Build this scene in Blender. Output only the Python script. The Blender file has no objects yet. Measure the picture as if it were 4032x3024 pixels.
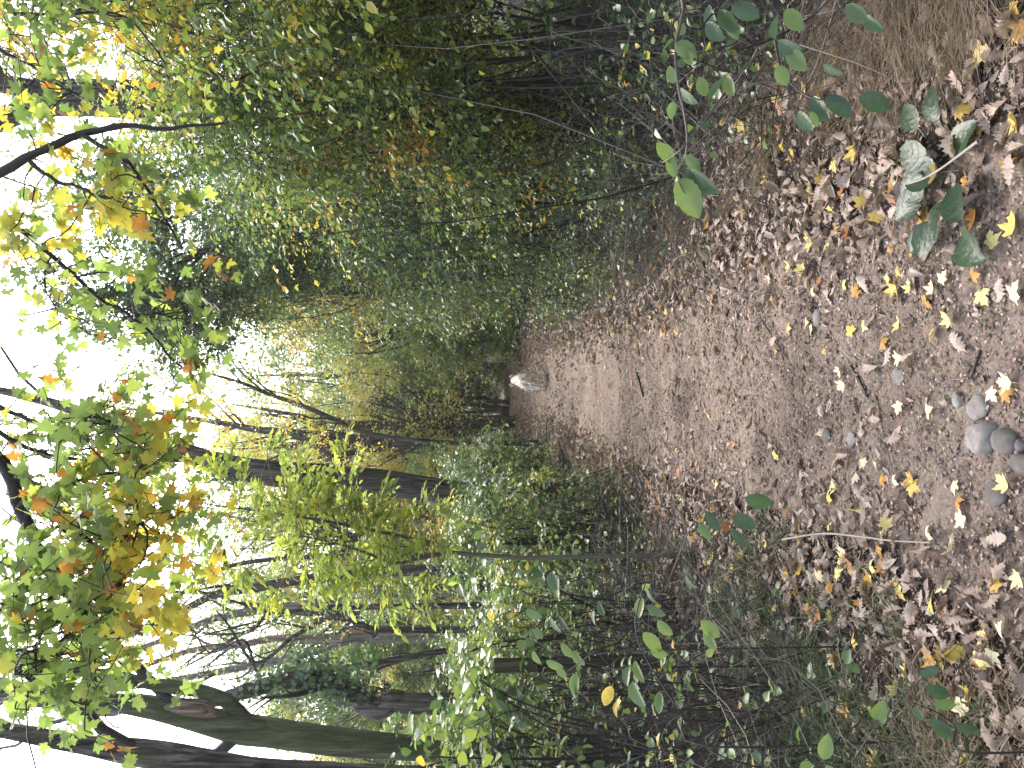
import bpy, math, random
import numpy as np
from mathutils import Matrix, Vector

SC = bpy.context.scene
COL = SC.collection
H = 1.45                      # eye height
PITCH = math.atan(0.0565)
SP, CP = math.sin(PITCH), math.cos(PITCH)
FS = 3134.0                   # focal length in photo pixels
RNG = np.random.default_rng(11)

# ------------------------------------------------------------------ helpers
def ray(X, Y):
    a = (1512 - Y) / FS; b = (2016 - X) / FS
    return np.array([a, CP + b * SP, -SP + b * CP])
def S(X, Y, d):
    r = ray(X, Y); return np.array([0, 0, H]) + r * (d / r[1])
def G0(X, Y):
    r = ray(X, Y); p = np.array([0, 0, H]) + r * (-H / r[2]); return p
def project(p):
    p = np.asarray(p, float) - np.array([0, 0, H])
    dep = p[..., 1] * CP - p[..., 2] * SP
    up = p[..., 1] * SP + p[..., 2] * CP
    return 2016 - FS * up / dep, 1512 - FS * p[..., 0] / dep, dep   # photo X, Y, depth

_perm = np.random.default_rng(5).random((256, 256))
def vn(x, y, f, s=0):
    x = np.asarray(x, float) * f + s * 17.3; y = np.asarray(y, float) * f + s * 9.1
    xi = np.floor(x).astype(int); yi = np.floor(y).astype(int)
    fx = x - xi; fy = y - yi
    fx = fx * fx * (3 - 2 * fx); fy = fy * fy * (3 - 2 * fy)
    g = lambda i, j: _perm[(xi + i) & 255, (yi + j) & 255]
    return (g(0, 0) * (1 - fx) + g(1, 0) * fx) * (1 - fy) + (g(0, 1) * (1 - fx) + g(1, 1) * fx) * fy - 0.5

def path_c(y):
    y = np.asarray(y, float)
    far = np.clip((y - 15) / 15, 0, 3)
    return 0.03 - 0.10 * np.exp(-((y - 8) / 4) ** 2) - 0.75 * far ** 1.6
def path_w(y):
    y = np.asarray(y, float)
    return 0.62 + 0.05 * vn(y, 0 * y, 0.7, 3) + 0.12 * np.clip((2.6 - y), 0, 1)
def hz(x, y):
    x = np.asarray(x, float); y = np.asarray(y, float)
    t = np.abs(x - path_c(y)) / path_w(y)
    bank = np.clip((t - 0.9) / 1.2, 0, 1)
    z = 0.03 * vn(x, y, 1.1) + 0.014 * vn(x, y, 4.0, 1) + 0.008 * vn(x, y, 11, 2)
    z = z + bank * (0.07 + 0.12 * vn(x, y, 0.5, 4) + 0.05 * vn(x, y, 2.3, 7)) - 0.03 * np.clip(1 - t, 0, 1)
    z = z + np.where(x < 0, 0.02, 0.02) * np.clip(np.abs(x) - 2.5, 0, 4)
    return z
def G(X, Y):
    p = G0(X, Y); p[2] = float(hz(p[0], p[1])); return p

def nrm(v):
    return v / np.maximum(np.linalg.norm(v, axis=-1, keepdims=True), 1e-9)

def smooth(pts, n):
    pts = np.asarray(pts, float)
    if len(pts) < 3:
        t = np.linspace(0, 1, n)[:, None]; return pts[0] * (1 - t) + pts[-1] * t
    P = np.vstack([2 * pts[0] - pts[1], pts, 2 * pts[-1] - pts[-2]])
    m = len(pts) - 1
    out = []
    for q in np.linspace(0, m, n):
        i = min(int(q), m - 1); t = q - i
        a, b, c, d = P[i], P[i + 1], P[i + 2], P[i + 3]
        out.append(0.5 * (2 * b + (c - a) * t + (2 * a - 5 * b + 4 * c - d) * t * t + (3 * b - a - 3 * c + d) * t ** 3))
    return np.array(out)

class Geo:
    def __init__(self):
        self.V = []; self.L = []; self.T = []; self.C = []; self.n = 0; self.S = []
    def add(self, v, loops, totals, tint, sm=True):
        self.V.append(np.asarray(v, float).reshape(-1, 3)); self.L.append(np.asarray(loops).ravel() + self.n)
        totals = np.asarray(totals).ravel(); self.T.append(totals)
        self.C.append(np.broadcast_to(np.asarray(tint, float), totals.shape)); self.n += len(self.V[-1])
        self.S.append(np.full(totals.shape, sm))
    def tube(self, P, R, sides=4, tint=0.5):
        P = np.asarray(P, float); R = np.asarray(R, float)
        if P.ndim == 2: P = P[None]; R = R[None]
        n, m, _ = P.shape
        T = nrm(np.gradient(P, axis=1))
        mean = nrm(P[:, -1] - P[:, 0])
        ref = np.where(np.abs(mean[:, 2:3]) > 0.75, np.array([[1., .13, 0]]), np.array([[0.11, .07, 1.]]))[:, None, :]
        A = nrm(np.cross(T, np.broadcast_to(ref, T.shape))); B = np.cross(T, A)
        th = np.arange(sides) * 2 * math.pi / sides
        V = P[:, :, None, :] + R[:, :, None, None] * (A[:, :, None, :] * np.cos(th)[:, None] + B[:, :, None, :] * np.sin(th)[:, None])
        idx = np.arange(n * m * sides).reshape(n, m, sides)
        a = idx[:, :-1]; b = idx[:, 1:]
        q = np.stack([a, np.roll(a, -1, 2), np.roll(b, -1, 2), b], -1)
        tt = np.broadcast_to(np.asarray(tint, float).reshape(-1, 1), (n, (m - 1) * sides)).ravel()
        self.add(V, q, np.full(n * (m - 1) * sides, 4), tt)
    def trunk(self, pts, radii, rings=40, sides=22, rough=0.07, seed=0, flare=0.0, tint=0.5):
        P = smooth(pts, rings)
        k = np.linspace(0, 1, len(radii)); R = np.interp(np.linspace(0, 1, rings), k, radii)
        s = np.concatenate([[0], np.cumsum(np.linalg.norm(np.diff(P, axis=0), axis=1))])
        R = R * (1 + flare * np.exp(-s / 0.25))
        T = nrm(np.gradient(P, axis=0)); ref = np.array([1., .13, 0]) if abs(nrm(P[-1] - P[0])[2]) > 0.6 else np.array([.1, .07, 1.])
        A = nrm(np.cross(T, ref)); B = np.cross(T, A)
        th = np.arange(sides) * 2 * math.pi / sides
        ss = s[:, None]; tb = np.broadcast_to(th, (rings, sides))
        ridg = np.abs(np.sin(tb * 4 + 1.3 * np.sin(ss * 1.7 + seed) + seed)) - .5
        ns = vn(np.cos(tb) * 2 + seed, np.sin(tb) * 2 + ss * 1.5, 1.0, seed % 7) * 2 + vn(np.cos(tb) * 5 + seed, np.sin(tb) * 5 + ss * 4, 1.0, 3)
        RR = R[:, None] * (1 + rough * (ridg * .6 + ns * 1.1)) + flare * R[:, None] * np.exp(-ss / .3) * .5 * np.cos(tb * 3 + seed) * .5
        V = P[:, None] + RR[..., None] * (A[:, None] * np.cos(th)[:, None] + B[:, None] * np.sin(th)[:, None])
        idx = np.arange(rings * sides).reshape(rings, sides); a = idx[:-1]; b = idx[1:]
        q = np.stack([a, np.roll(a, -1, 1), np.roll(b, -1, 1), b], -1)
        self.add(V, q, np.full((rings - 1) * sides, 4), tint)
        top = V[-1]; c = top.mean(0)
        self.add(np.vstack([top, c + T[-1] * R[-1] * .3]), np.array([[i, (i + 1) % sides, sides] for i in range(sides)]), np.full(sides, 3), tint)
    def leaves(self, T, pos, ydir, zhint, size, tint, wid=1.0, curl=None):
        v, loops, tot = T
        pos = np.asarray(pos, float); n = len(pos)
        if n == 0: return
        Y = nrm(np.asarray(ydir, float)); Z = np.asarray(zhint, float); Z = nrm(Z - Y * (Z * Y).sum(-1, keepdims=True)); X = np.cross(Y, Z)
        s = np.broadcast_to(np.asarray(size, float), (n,))[:, None, None]; w = np.broadcast_to(np.asarray(wid, float), (n,))[:, None, None]
        c = np.broadcast_to(np.asarray(1.0 if curl is None else curl, float), (n,))[:, None, None]
        V = pos[:, None] + s * (v[None, :, 0:1] * w * X[:, None] + v[None, :, 1:2] * Y[:, None] + v[None, :, 2:3] * c * Z[:, None])
        LL = loops[None] + (np.arange(n) * len(v))[:, None]
        self.add(V, LL, np.tile(tot, n), np.repeat(np.broadcast_to(np.asarray(tint, float), (n,)), len(tot)))
    def build(self, name, mat, parent=None, org=None):
        if not self.V: return None
        if org is None: org = np.array(parent.location) if parent is not None else np.zeros(3)
        V = np.concatenate(self.V) - np.asarray(org); L = np.concatenate(self.L).astype(np.int32); T = np.concatenate(self.T).astype(np.int32)
        me = bpy.data.meshes.new(name)
        me.vertices.add(len(V)); me.vertices.foreach_set('co', V.astype(np.float32).ravel())
        me.loops.add(len(L)); me.loops.foreach_set('vertex_index', L)
        me.polygons.add(len(T)); me.polygons.foreach_set('loop_start', np.concatenate([[0], np.cumsum(T)[:-1]]).astype(np.int32))
        me.polygons.foreach_set('use_smooth', np.concatenate(self.S))
        me.update(calc_edges=True)
        at = me.attributes.new('tint', 'FLOAT', 'FACE'); at.data.foreach_set('value', np.concatenate(self.C).astype(np.float32))
        me.materials.append(mat)
        o = bpy.data.objects.new(name, me); COL.objects.link(o)
        if parent is not None: o.parent = parent
        else: o.location = org
        return o

def thing(name, label, cat, loc=(0, 0, 0), group=None):
    o = bpy.data.objects.new(name, None); COL.objects.link(o); o.location = [float(c) for c in loc]
    o.empty_display_size = .1
    tag(o, label, cat, group); return o
def tag(o, label, cat, group=None, kind=None):
    o['label'] = label; o['category'] = cat
    if group: o['group'] = group
    if kind: o['kind'] = kind
    return o

# ------------------------------------------------------------------ leaf templates
def grid_leaf(ys, ws, fold=0.12, arch=0.12, wav=0.0):
    """midrib plus two edges"""
    v = []; loops = []; tot = []
    n = len(ys)
    for i, (y, w) in enumerate(zip(ys, ws)):
        z = -arch * y * y
        e = wav * (1 if i % 2 else -1)
        v += [(0, y, z), (-w, y + .02, z + fold * w * 2 + e), (w, y + .02, z + fold * w * 2 - e)]
    for i in range(n - 1):
        a, b = 3 * i, 3 * i + 3
        loops += [a, a + 1, b + 1, b]; tot.append(4)
        loops += [a, b, b + 2, a + 2]; tot.append(4)
    return np.array(v, float), np.array(loops), np.array(tot)
def fan_leaf(right, cy=.35, arch=.18, fold=.1, curlx=0.0, petiole=.5):
    pts = right + [(-x, y) for x, y in right[-2:0:-1]]
    v = [(0, cy, 0.02)] + [(x, y, -arch * (y - cy) ** 2 * 2 + fold * abs(x) - curlx * x * x) for x, y in pts]
    n = len(pts); loops = []; tot = []
    for i in range(n):
        loops += [0, 1 + (i + 1) % n, 1 + i]; tot.append(3)
    k = len(v)
    v += [(-.012, 0, 0), (.012, 0, 0), (.0, -petiole, -.06)]
    loops += [k, k + 1, k + 2]; tot.append(3)
    return np.array(v, float), np.array(loops), np.array(tot)
HAZEL = grid_leaf([-.14, 0, .08, .15, .23, .31, .39, .47, .55, .63, .71, .79, .86, .93, 1], [.008, .012, .17, .22, .30, .30, .36, .345, .365, .32, .31, .24, .20, .10, .01], .13, .16, 0)
HAZEL[0][1::3, 2] += .010 * (np.arange(15) % 2); HAZEL[0][2::3, 2] += .010 * (np.arange(15) % 2)
OVATE = grid_leaf([-.08, 0, .28, .6, 1], [.01, .02, .29, .26, .01], .16, .18)
LANCE = grid_leaf([0, .3, .62, 1], [.01, .17, .15, .01], .12, .14)
DIAM = (np.array([(0, 0, 0), (-.3, .45, .07), (0, 1, -.12), (.3, .45, .07)], float), np.array([0, 1, 2, 0, 2, 3]), np.array([3, 3]))
MAPLE_R = [(0, 0), (.10, -.04), (.30, -.08), (.42, .02), (.32, .15), (.34, .22), (.52, .34), (.66, .56), (.48, .54), (.36, .60), (.22, .53), (.24, .68), (.28, .80), (.14, .84), (0, 1.05)]
MAPLE = fan_leaf(MAPLE_R)
MAPLE_B = fan_leaf([(x * (1.1 if i % 2 else .95), y) for i, (x, y) in enumerate(MAPLE_R)], arch=.34, fold=-.12, curlx=.3)
MAPLE_C = fan_leaf(MAPLE_R, arch=-.2, fold=.42, curlx=-.2)
MAPLE_F = fan_leaf([(0, 0), (.36, -.05), (.3, .2), (.62, .5), (.24, .52), (.2, .8), (0, 1.0)], petiole=.3)
def oak(fold, arch, wav, seed, broad=1.0):
    ys = [-.15, 0, .06, .14, .2, .28, .36, .45, .53, .62, .7, .79, .87, .95, 1]
    ws = [.012, .02, .07, .13, .08, .2, .12, .26, .15, .29, .17, .24, .13, .12, .01]
    v, l, t = grid_leaf(ys, [w * broad for w in ws], fold, arch, 0)
    r = np.random.default_rng(seed)
    v = v.copy(); v[:, 2] += wav * np.sin(v[:, 1] * 7 + seed) * (v[:, 0] * 2 + .3) + r.normal(0, .012, len(v))
    return v, l, t
OAKS = [oak(.1, .1, .05, 1), oak(.5, -.3, .1, 2, .9), oak(-.35, .4, .12, 3, 1.1), oak(.75, .25, .1, 4), oak(-.2, -.2, .15, 5, 1.15)]
MAPS = [MAPLE, MAPLE_B, MAPLE_C]

# ------------------------------------------------------------------ materials
def nodes(name):
    m = bpy.data.materials.new(name); m.use_nodes = True
    nt = m.node_tree; nt.nodes.clear()
    out = nt.nodes.new('ShaderNodeOutputMaterial')
    N = lambda t, **k: _set(nt.nodes.new(t), k)
    def _set(n, k):
        for a, b in k.items():
            if a in n.inputs: n.inputs[a].default_value = b
            else: setattr(n, a, b)
        return n
    return m, nt, N, (lambda a, b: nt.links.new(a, b)), out
def ramp(n, stops, interp='LINEAR'):
    cr = n.color_ramp; cr.interpolation = interp
    while len(cr.elements) > 1: cr.elements.remove(cr.elements[0])
    cr.elements[0].position = stops[0][0]; cr.elements[0].color = (*stops[0][1], 1)
    for p, c in stops[1:]:
        e = cr.elements.new(p); e.color = (*c, 1)
def ramp_mat(name, stops, rough=.5, trans=0.0, spec=.5, noise=0, bump=0.0, nscale=30.0, transgain=1.0):
    m, nt, N, lk, out = nodes(name)
    at = N('ShaderNodeAttribute', attribute_name='tint'); cr = N('ShaderNodeValToRGB'); ramp(cr, stops)
    fac = at.outputs['Fac']
    tc = None
    if noise or bump:
        tc = N('ShaderNodeNewGeometry'); nz = N('ShaderNodeTexNoise', Scale=nscale, Detail=4.0)
        lk(tc.outputs['Position'], nz.inputs['Vector'])
    if noise:
        ma = N('ShaderNodeMath', operation='MULTIPLY_ADD'); ma.inputs[1].default_value = noise; ma.inputs[2].default_value = -noise * .5
        lk(nz.outputs['Fac'], ma.inputs[0]); ad = N('ShaderNodeMath', operation='ADD', use_clamp=True)
        lk(ma.outputs[0], ad.inputs[0]); lk(fac, ad.inputs[1]); fac = ad.outputs[0]
    lk(fac, cr.inputs['Fac'])
    p = N('ShaderNodeBsdfPrincipled', Roughness=rough); p.inputs['Specular IOR Level'].default_value = spec
    lk(cr.outputs['Color'], p.inputs['Base Color'])
    if bump:
        b = N('ShaderNodeBump', Strength=bump, Distance=.01); lk(nz.outputs['Fac'], b.inputs['Height']); lk(b.outputs[0], p.inputs['Normal'])
    sh = p.outputs[0]
    if trans:
        tr = N('ShaderNodeBsdfTranslucent'); g = N('ShaderNodeVectorMath', operation='MULTIPLY'); g.inputs[1].default_value = (1.3 * transgain, 1.36 * transgain, .95 * transgain)
        lk(cr.outputs['Color'], g.inputs[0]); lk(g.outputs[0], tr.inputs['Color'])
        mx = N('ShaderNodeMixShader'); mx.inputs[0].default_value = trans
        lk(p.outputs[0], mx.inputs[1]); lk(tr.outputs[0], mx.inputs[2]); sh = mx.outputs[0]
    lk(sh, out.inputs['Surface']); return m
LEAF_STOPS = [(0, (.024, .050, .032)), (.2, (.052, .096, .046)), (.4, (.108, .172, .060)), (.55, (.200, .270, .080)), (.64, (.33, .39, .10)), (.70, (.43, .41, .085)), (.8, (.64, .49, .09)), (.9, (.48, .21, .045)), (1, (.17, .08, .04))]
LEAF = ramp_mat('leaf', LEAF_STOPS, .33, .42, .65)
LEAFN = ramp_mat('leaf_close', LEAF_STOPS, .34, .42, .6, noise=.10, bump=.3, nscale=60)
LEAFM = ramp_mat('maple_leaf_living', LEAF_STOPS, .5, .62, .4, noise=.12, nscale=40)
LITTER = ramp_mat('dead_leaf', [(0, (.05, .032, .025)), (.2, (.11, .068, .05)), (.4, (.23, .168, .128)), (.6, (.38, .290, .235)), (.7, (.44, .36, .31)), (.78, (.30, .11, .03)), (.86, (.50, .31, .07)), (.92, (.62, .45, .11)), (.955, (.64, .52, .20)), (1, (.66, .57, .38))], .62, .12, .3, noise=.10, bump=.4, nscale=90)
TWIG = ramp_mat('twig', [(0, (.012, .010, .009)), (.5, (.038, .031, .027)), (.78, (.11, .092, .080)), (1, (.30, .26, .225))], .6, 0, .4, noise=.15, nscale=40)
GRASS = ramp_mat('grass_blade', [(0, (.03, .055, .02)), (.4, (.095, .135, .065)), (.6, (.14, .115, .075)), (1, (.26, .185, .125))], .5, .25, .4)
FUR = ramp_mat('dog_fur', [(0, (.16, .12, .09)), (.35, (.52, .42, .32)), (.7, (.80, .73, .63)), (1, (.90, .88, .84))], .75, 0, .2)
def bark(name, dark, light, moss, mossamt, zs=2.2):
    m, nt, N, lk, out = nodes(name)
    g = N('ShaderNodeNewGeometry'); mp = N('ShaderNodeMapping'); mp.inputs['Scale'].default_value = (26, 26, zs)
    lk(g.outputs['Position'], mp.inputs['Vector'])
    n1 = N('ShaderNodeTexNoise', Scale=1.0, Detail=6.0, Roughness=.65, Distortion=.6); lk(mp.outputs[0], n1.inputs['Vector'])
    n2 = N('ShaderNodeTexNoise', Scale=2.2, Detail=5.0); lk(g.outputs['Position'], n2.inputs['Vector'])
    n3 = N('ShaderNodeTexNoise', Scale=60.0, Detail=3.0); lk(g.outputs['Position'], n3.inputs['Vector'])
    cr = N('ShaderNodeValToRGB'); ramp(cr, [(.34, tuple(c * .35 for c in dark)), (.48, dark), (.66, light)]); lk(n1.outputs['Fac'], cr.inputs['Fac'])
    mr = N('ShaderNodeMapRange'); mr.inputs['From Min'].default_value = .62 - mossamt * .3; mr.inputs['From Max'].default_value = .72 - mossamt * .25
    lk(n2.outputs['Fac'], mr.inputs['Value'])
    mm = N('ShaderNodeMath', operation='MULTIPLY'); lk(mr.outputs[0], mm.inputs[0]); lk(n3.outputs['Fac'], mm.inputs[1])
    mx = N('ShaderNodeMix', data_type='RGBA'); lk(mm.outputs[0], mx.inputs['Factor']); lk(cr.outputs['Color'], mx.inputs['A']); mx.inputs['B'].default_value = (*moss, 1)
    p = N('ShaderNodeBsdfPrincipled', Roughness=.9); p.inputs['Specular IOR Level'].default_value = .15
    lk(mx.outputs['Result'], p.inputs['Base Color'])
    b = N('ShaderNodeBump', Strength=.9, Distance=.03); lk(n1.outputs['Fac'], b.inputs['Height']); lk(b.outputs[0], p.inputs['Normal'])
    lk(p.outputs[0], out.inputs['Surface']); return m
BARK = bark('bark_dark', (.050, .042, .036), (.16, .14, .125), (.06, .08, .025), .25)
BARKM = bark('bark_mossy', (.060, .052, .040), (.17, .15, .12), (.075, .105, .03), .75)
BARKG = bark('bark_grey', (.13, .115, .105), (.26, .24, .22), (.10, .12, .05), .3)
WOOD = bark('split_wood', (.17, .115, .085), (.33, .24, .19), (.1, .1, .05), .05, 1.2)
POST = bark('post_wood', (.07, .062, .045), (.15, .135, .10), (.08, .10, .04), .3, 1.5)

def ground_mat(name, stops, scale, bump, mixdark):
    m, nt, N, lk, out = nodes(name)
    g = N('ShaderNodeNewGeometry')
    n1 = N('ShaderNodeTexNoise', Scale=1.6, Detail=8.0, Roughness=.62); n2 = N('ShaderNodeTexNoise', Scale=scale, Detail=6.0, Roughness=.7)
    vo = N('ShaderNodeTexVoronoi', Scale=scale * 1.6, feature='F1')
    for n in (n1, n2, vo): lk(g.outputs['Position'], n.inputs['Vector'])
    ad = N('ShaderNodeMath', operation='ADD'); lk(n1.outputs['Fac'], ad.inputs[0]); lk(n2.outputs['Fac'], ad.inputs[1])
    hf = N('ShaderNodeMath', operation='MULTIPLY'); lk(ad.outputs[0], hf.inputs[0]); hf.inputs[1].default_value = .5
    cr = N('ShaderNodeValToRGB'); ramp(cr, stops); lk(hf.outputs[0], cr.inputs['Fac'])
    sp = N('ShaderNodeMapRange'); sp.inputs['From Min'].default_value = .05; sp.inputs['From Max'].default_value = .22; lk(vo.outputs['Distance'], sp.inputs['Value'])
    mx = N('ShaderNodeMix', data_type='RGBA', blend_type='MULTIPLY'); mx.inputs['Factor'].default_value = mixdark
    lk(cr.outputs['Color'], mx.inputs['A']); lk(vo.outputs['Color'], mx.inputs['B'])
    p = N('ShaderNodeBsdfPrincipled', Roughness=.92); p.inputs['Specular IOR Level'].default_value = .15
    lk(mx.outputs['Result'], p.inputs['Base Color'])
    b = N('ShaderNodeBump', Strength=bump, Distance=.02); lk(n2.outputs['Fac'], b.inputs['Height']); lk(b.outputs[0], p.inputs['Normal'])
    lk(p.outputs[0], out.inputs['Surface']); return m
SOIL = ground_mat('forest_soil', [(.35, (.024, .018, .014)), (.5, (.045, .034, .027)), (.65, (.10, .076, .06))], 45, .8, .35)
DIRT = ground_mat('path_dirt', [(.36, (.12, .088, .070)), (.44, (.205, .154, .124)), (.50, (.29, .222, .180)), (.57, (.34, .265, .212)), (.68, (.41, .325, .245))], 60, 1.0, .20)
STONE = ground_mat('stone', [(.35, (.13, .115, .10)), (.5, (.22, .20, .18)), (.65, (.33, .30, .27))], 30, .35, .12)
def plain(name, c, r=.6):
    m, nt, N, lk, out = nodes(name); p = N('ShaderNodeBsdfPrincipled', Roughness=r); p.inputs['Base Color'].default_value = (*c, 1)
    lk(p.outputs[0], out.inputs['Surface']); return m

# ------------------------------------------------------------------ setting: ground and path
def sheet(name, xs, ys, zf, mat):
    Xg, Yg = np.meshgrid(xs, ys); Z = zf(Xg, Yg)
    V = np.stack([Xg, Yg, Z], -1); ny, nx = Xg.shape
    idx = np.arange(nx * ny).reshape(ny, nx)
    q = np.stack([idx[:-1, :-1], idx[:-1, 1:], idx[1:, 1:], idx[1:, :-1]], -1)
    g = Geo(); g.add(V, q, np.full((nx - 1) * (ny - 1), 4), .5); o = g.build(name, mat); o['kind'] = 'structure'; return o
xs = np.unique(np.concatenate([np.linspace(-90, -8, 30), np.linspace(-8, -2, 60), np.linspace(-2, 2, 160), np.linspace(2, 8, 60), np.linspace(8, 90, 30)]))
ys = np.unique(np.concatenate([np.linspace(-15, 1.2, 30), np.linspace(1.2, 6, 200), np.linspace(6, 16, 160), np.linspace(16, 40, 100), np.linspace(40, 140, 30)]))
def ground_z(x, y):
    t = np.abs(x - path_c(y)) / path_w(y)
    return hz(x, y) - .05 * np.clip((1.02 - t) / .1, 0, 1) * (y < 45)
sheet('ground', xs, ys, ground_z, SOIL)
py = np.unique(np.concatenate([np.linspace(-6, 1.4, 20), np.linspace(1.4, 6, 330), np.linspace(6, 16, 300), np.linspace(16, 44, 160)]))
pt = np.linspace(-1.12, 1.12, 110)
Tg, Yg = np.meshgrid(pt, py); ragged = 1 + .12 * vn(Tg * 0 + np.sign(Tg) * 7, Yg, 2.2, 5) + .08 * vn(np.sign(Tg) * 3, Yg, 6, 5)
Xg = path_c(Yg) + Tg * path_w(Yg) * ragged
Zg = hz(Xg, Yg) + .015 * vn(Xg, Yg, 21, 6) + .011 * vn(Xg, Yg, 50, 2) + .012 * vn(Xg, Yg, 9, 8) - .07 * np.clip((np.abs(Tg) - .98) / .14, 0, 1)
g = Geo(); idx = np.arange(Tg.size).reshape(Tg.shape)
g.add(np.stack([Xg, Yg, Zg], -1), np.stack([idx[:-1, :-1], idx[:-1, 1:], idx[1:, 1:], idx[1:, :-1]], -1), np.full((Tg.shape[0] - 1) * (Tg.shape[1] - 1), 4), .5)
g.build('path', DIRT)['kind'] = 'structure'

# ------------------------------------------------------------------ foliage engines
UP = np.array([0, 0, 1.])
def sprays(gt, gl, base, dirs, L, nl, lsize, T, rng, droop=.25, tint=.4, tsig=.05, twig_r=.006, ttint=.25, flat=.45, twigs=True):
    base = np.asarray(base, float); n = len(base); dirs = nrm(np.asarray(dirs, float)); L = np.broadcast_to(L, (n,)).astype(float)
    s = np.linspace(0, 1, 4)
    P = base[:, None] + dirs[:, None] * (L[:, None] * s)[..., None] - UP * (droop * L[:, None] * s ** 2)[..., None]
    if twigs: gt.tube(P, (L * twig_r)[:, None] * np.array([1, .8, .55, .25]), 3, ttint)
    sk = (np.arange(nl) + .7) / nl
    sk = np.clip(sk[None] + rng.normal(0, .04, (n, nl)), .05, 1.02)
    pos = base[:, None] + dirs[:, None] * (L[:, None] * sk)[..., None] - UP * (droop * L[:, None] * sk ** 2)[..., None]
    tan = nrm(dirs[:, None] - UP * (2 * droop * sk)[..., None])
    side = nrm(np.cross(tan, UP + rng.normal(0, .15, tan.shape)))
    sg = np.where(np.arange(nl) % 2 == 0, 1., -1.)[None, :, None]
    ld = nrm(tan * .55 + side * sg * .85 + rng.normal(0, .25, tan.shape) - UP * .18)
    zh = UP + rng.normal(0, flat, tan.shape)
    tt = np.clip(np.broadcast_to(np.asarray(tint, float), (n,))[:, None] + rng.normal(0, tsig, (n, nl)), 0, 1)
    sz = lsize * (.5 + 1.0 * rng.random((n, nl)) ** 2.2) * (1.05 - .25 * sk)
    gl.leaves(T, pos.reshape(-1, 3), ld.reshape(-1, 3), zh.reshape(-1, 3), sz.ravel(), tt.ravel(), rng.uniform(.85, 1.15, n * nl))
def sphere_pts(rng, n):
    return nrm(rng.normal(0, 1, (n, 3)))
def clusters(gt, gl, C, R, per, rng, spl, nl, lsize, T, tints, tsig=.05, squash=.75, up=.15, out=.7, twigs=True, droop=.3, flat=.38):
    """leafy twigs around cluster centres; outward, layered"""
    K = len(C)
    d = sphere_pts(rng, K * per).reshape(K, per, 3); r = rng.uniform(.15, 1, (K, per, 1)) ** .6
    pos = C[:, None] + d * r * R[:, None, None] * np.array([1, 1, squash])
    dr = d * out + rng.normal(0, .5, d.shape) + UP * up
    t = np.repeat(tints, per) + rng.normal(0, tsig, K * per)
    L = spl * rng.uniform(.6, 1.3, K * per)
    sprays(gt, gl, (pos - nrm(dr) * spl * .5).reshape(-1, 3), dr.reshape(-1, 3), L, nl, lsize, T, rng, droop, t, .05, twigs=twigs, flat=flat)
def tint_mix(rng, n, main, alt=None, frac=.2, sig=.06):
    t = rng.normal(main, sig, n)
    if alt is not None:
        k = rng.random(n) < frac; t[k] = rng.normal(alt, sig * .7, k.sum())
    return np.clip(t, 0, 1)
def bow(a, b, n, rng, bend=.15, sag=0.0):
    a = np.asarray(a, float); b = np.asarray(b, float); L = np.linalg.norm(b - a)
    t = np.linspace(0, 1, n)[:, None]; off = rng.normal(0, bend * L, 3)
    return a * (1 - t) + b * t + off * (4 * t * (1 - t)) * .5 + UP * (sag * L * 4 * t * (1 - t)) + rng.normal(0, .012 * L, (n, 3)) * (t > 0) * (t < 1)

def shrub(name, label, x, y, h, r, zlow, K, per, lsize, T, main, alt=None, frac=.2, seed=0, group=None, spl=.35, nl=8, cr=.42, cat='shrub', stems=9, ymul=1.0, bare=0, squash=.75, lean=0.0, droop=.3, sig=.06, xmin=None):
    rng = np.random.default_rng(seed + 100)
    b = np.array([x, y, float(hz(x, y)) - .03])
    root = thing(name, label, cat, b, group)
    gt, gl = Geo(), Geo()
    zc = (zlow + h) / 2; hh = (h - zlow) / 2
    d = sphere_pts(rng, K); rr = rng.uniform(.25, 1, (K, 1)) ** .5
    C = b + np.array([lean, 0, zc]) + d * rr * np.array([r, r * ymul, hh])
    if xmin is not None:
        lim = xmin + .25 * rng.random(K); C[:, 0] = np.where(C[:, 0] < lim, lim + rng.random(K) * .15, C[:, 0])
    R = cr * rng.uniform(.6, 1.25, K)
    clusters(gt, gl, C, R, per, rng, spl, nl, lsize, T, tint_mix(rng, K, main, alt, frac, sig), squash=squash, droop=droop)
    pol = []
    for i in range(stems):
        a = b + np.array([rng.normal(0, .18 * r), rng.normal(0, .18 * r), -.02]); e = C[rng.integers(K)]
        mid = np.array([(a[0] * .55 + e[0] * .45), a[1] * .55 + e[1] * .45, a[2] * .35 + e[2] * .65])
        pol.append(smooth([a, mid + rng.normal(0, .06, 3), e], 8))
    for i in range(K):
        p = pol[rng.integers(len(pol))]; k = rng.integers(3, 7)
        pol.append(bow(p[k], C[i], 8, rng, .12))
    pol = np.array(pol); rad = np.concatenate([np.full(stems, .008 + .002 * h), np.full(K, .003 + .0009 * h)])
    gt.tube(pol, rad[:, None] * np.linspace(1, .35, 8), 5, .2)
    if bare:
        q = [bow(b + rng.normal(0, 1, 3) * np.array([r * .6, r * ymul * .6, 0]) + UP * rng.uniform(0, .3), b + rng.normal(0, 1, 3) * np.array([r * .8, r * ymul * .8, 0]) + UP * rng.uniform(.5, h * .7), 6, rng, .2) for _ in range(bare)]
        gt.tube(np.array(q), np.full((bare, 1), .0042) * rng.uniform(.4, 1.4, (bare, 1)) * np.linspace(1, .4, 6), 4, rng.uniform(.05, .75, bare))
    gt.build('stems', TWIG, root); gl.build('foliage', LEAF, root)
    return root

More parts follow.
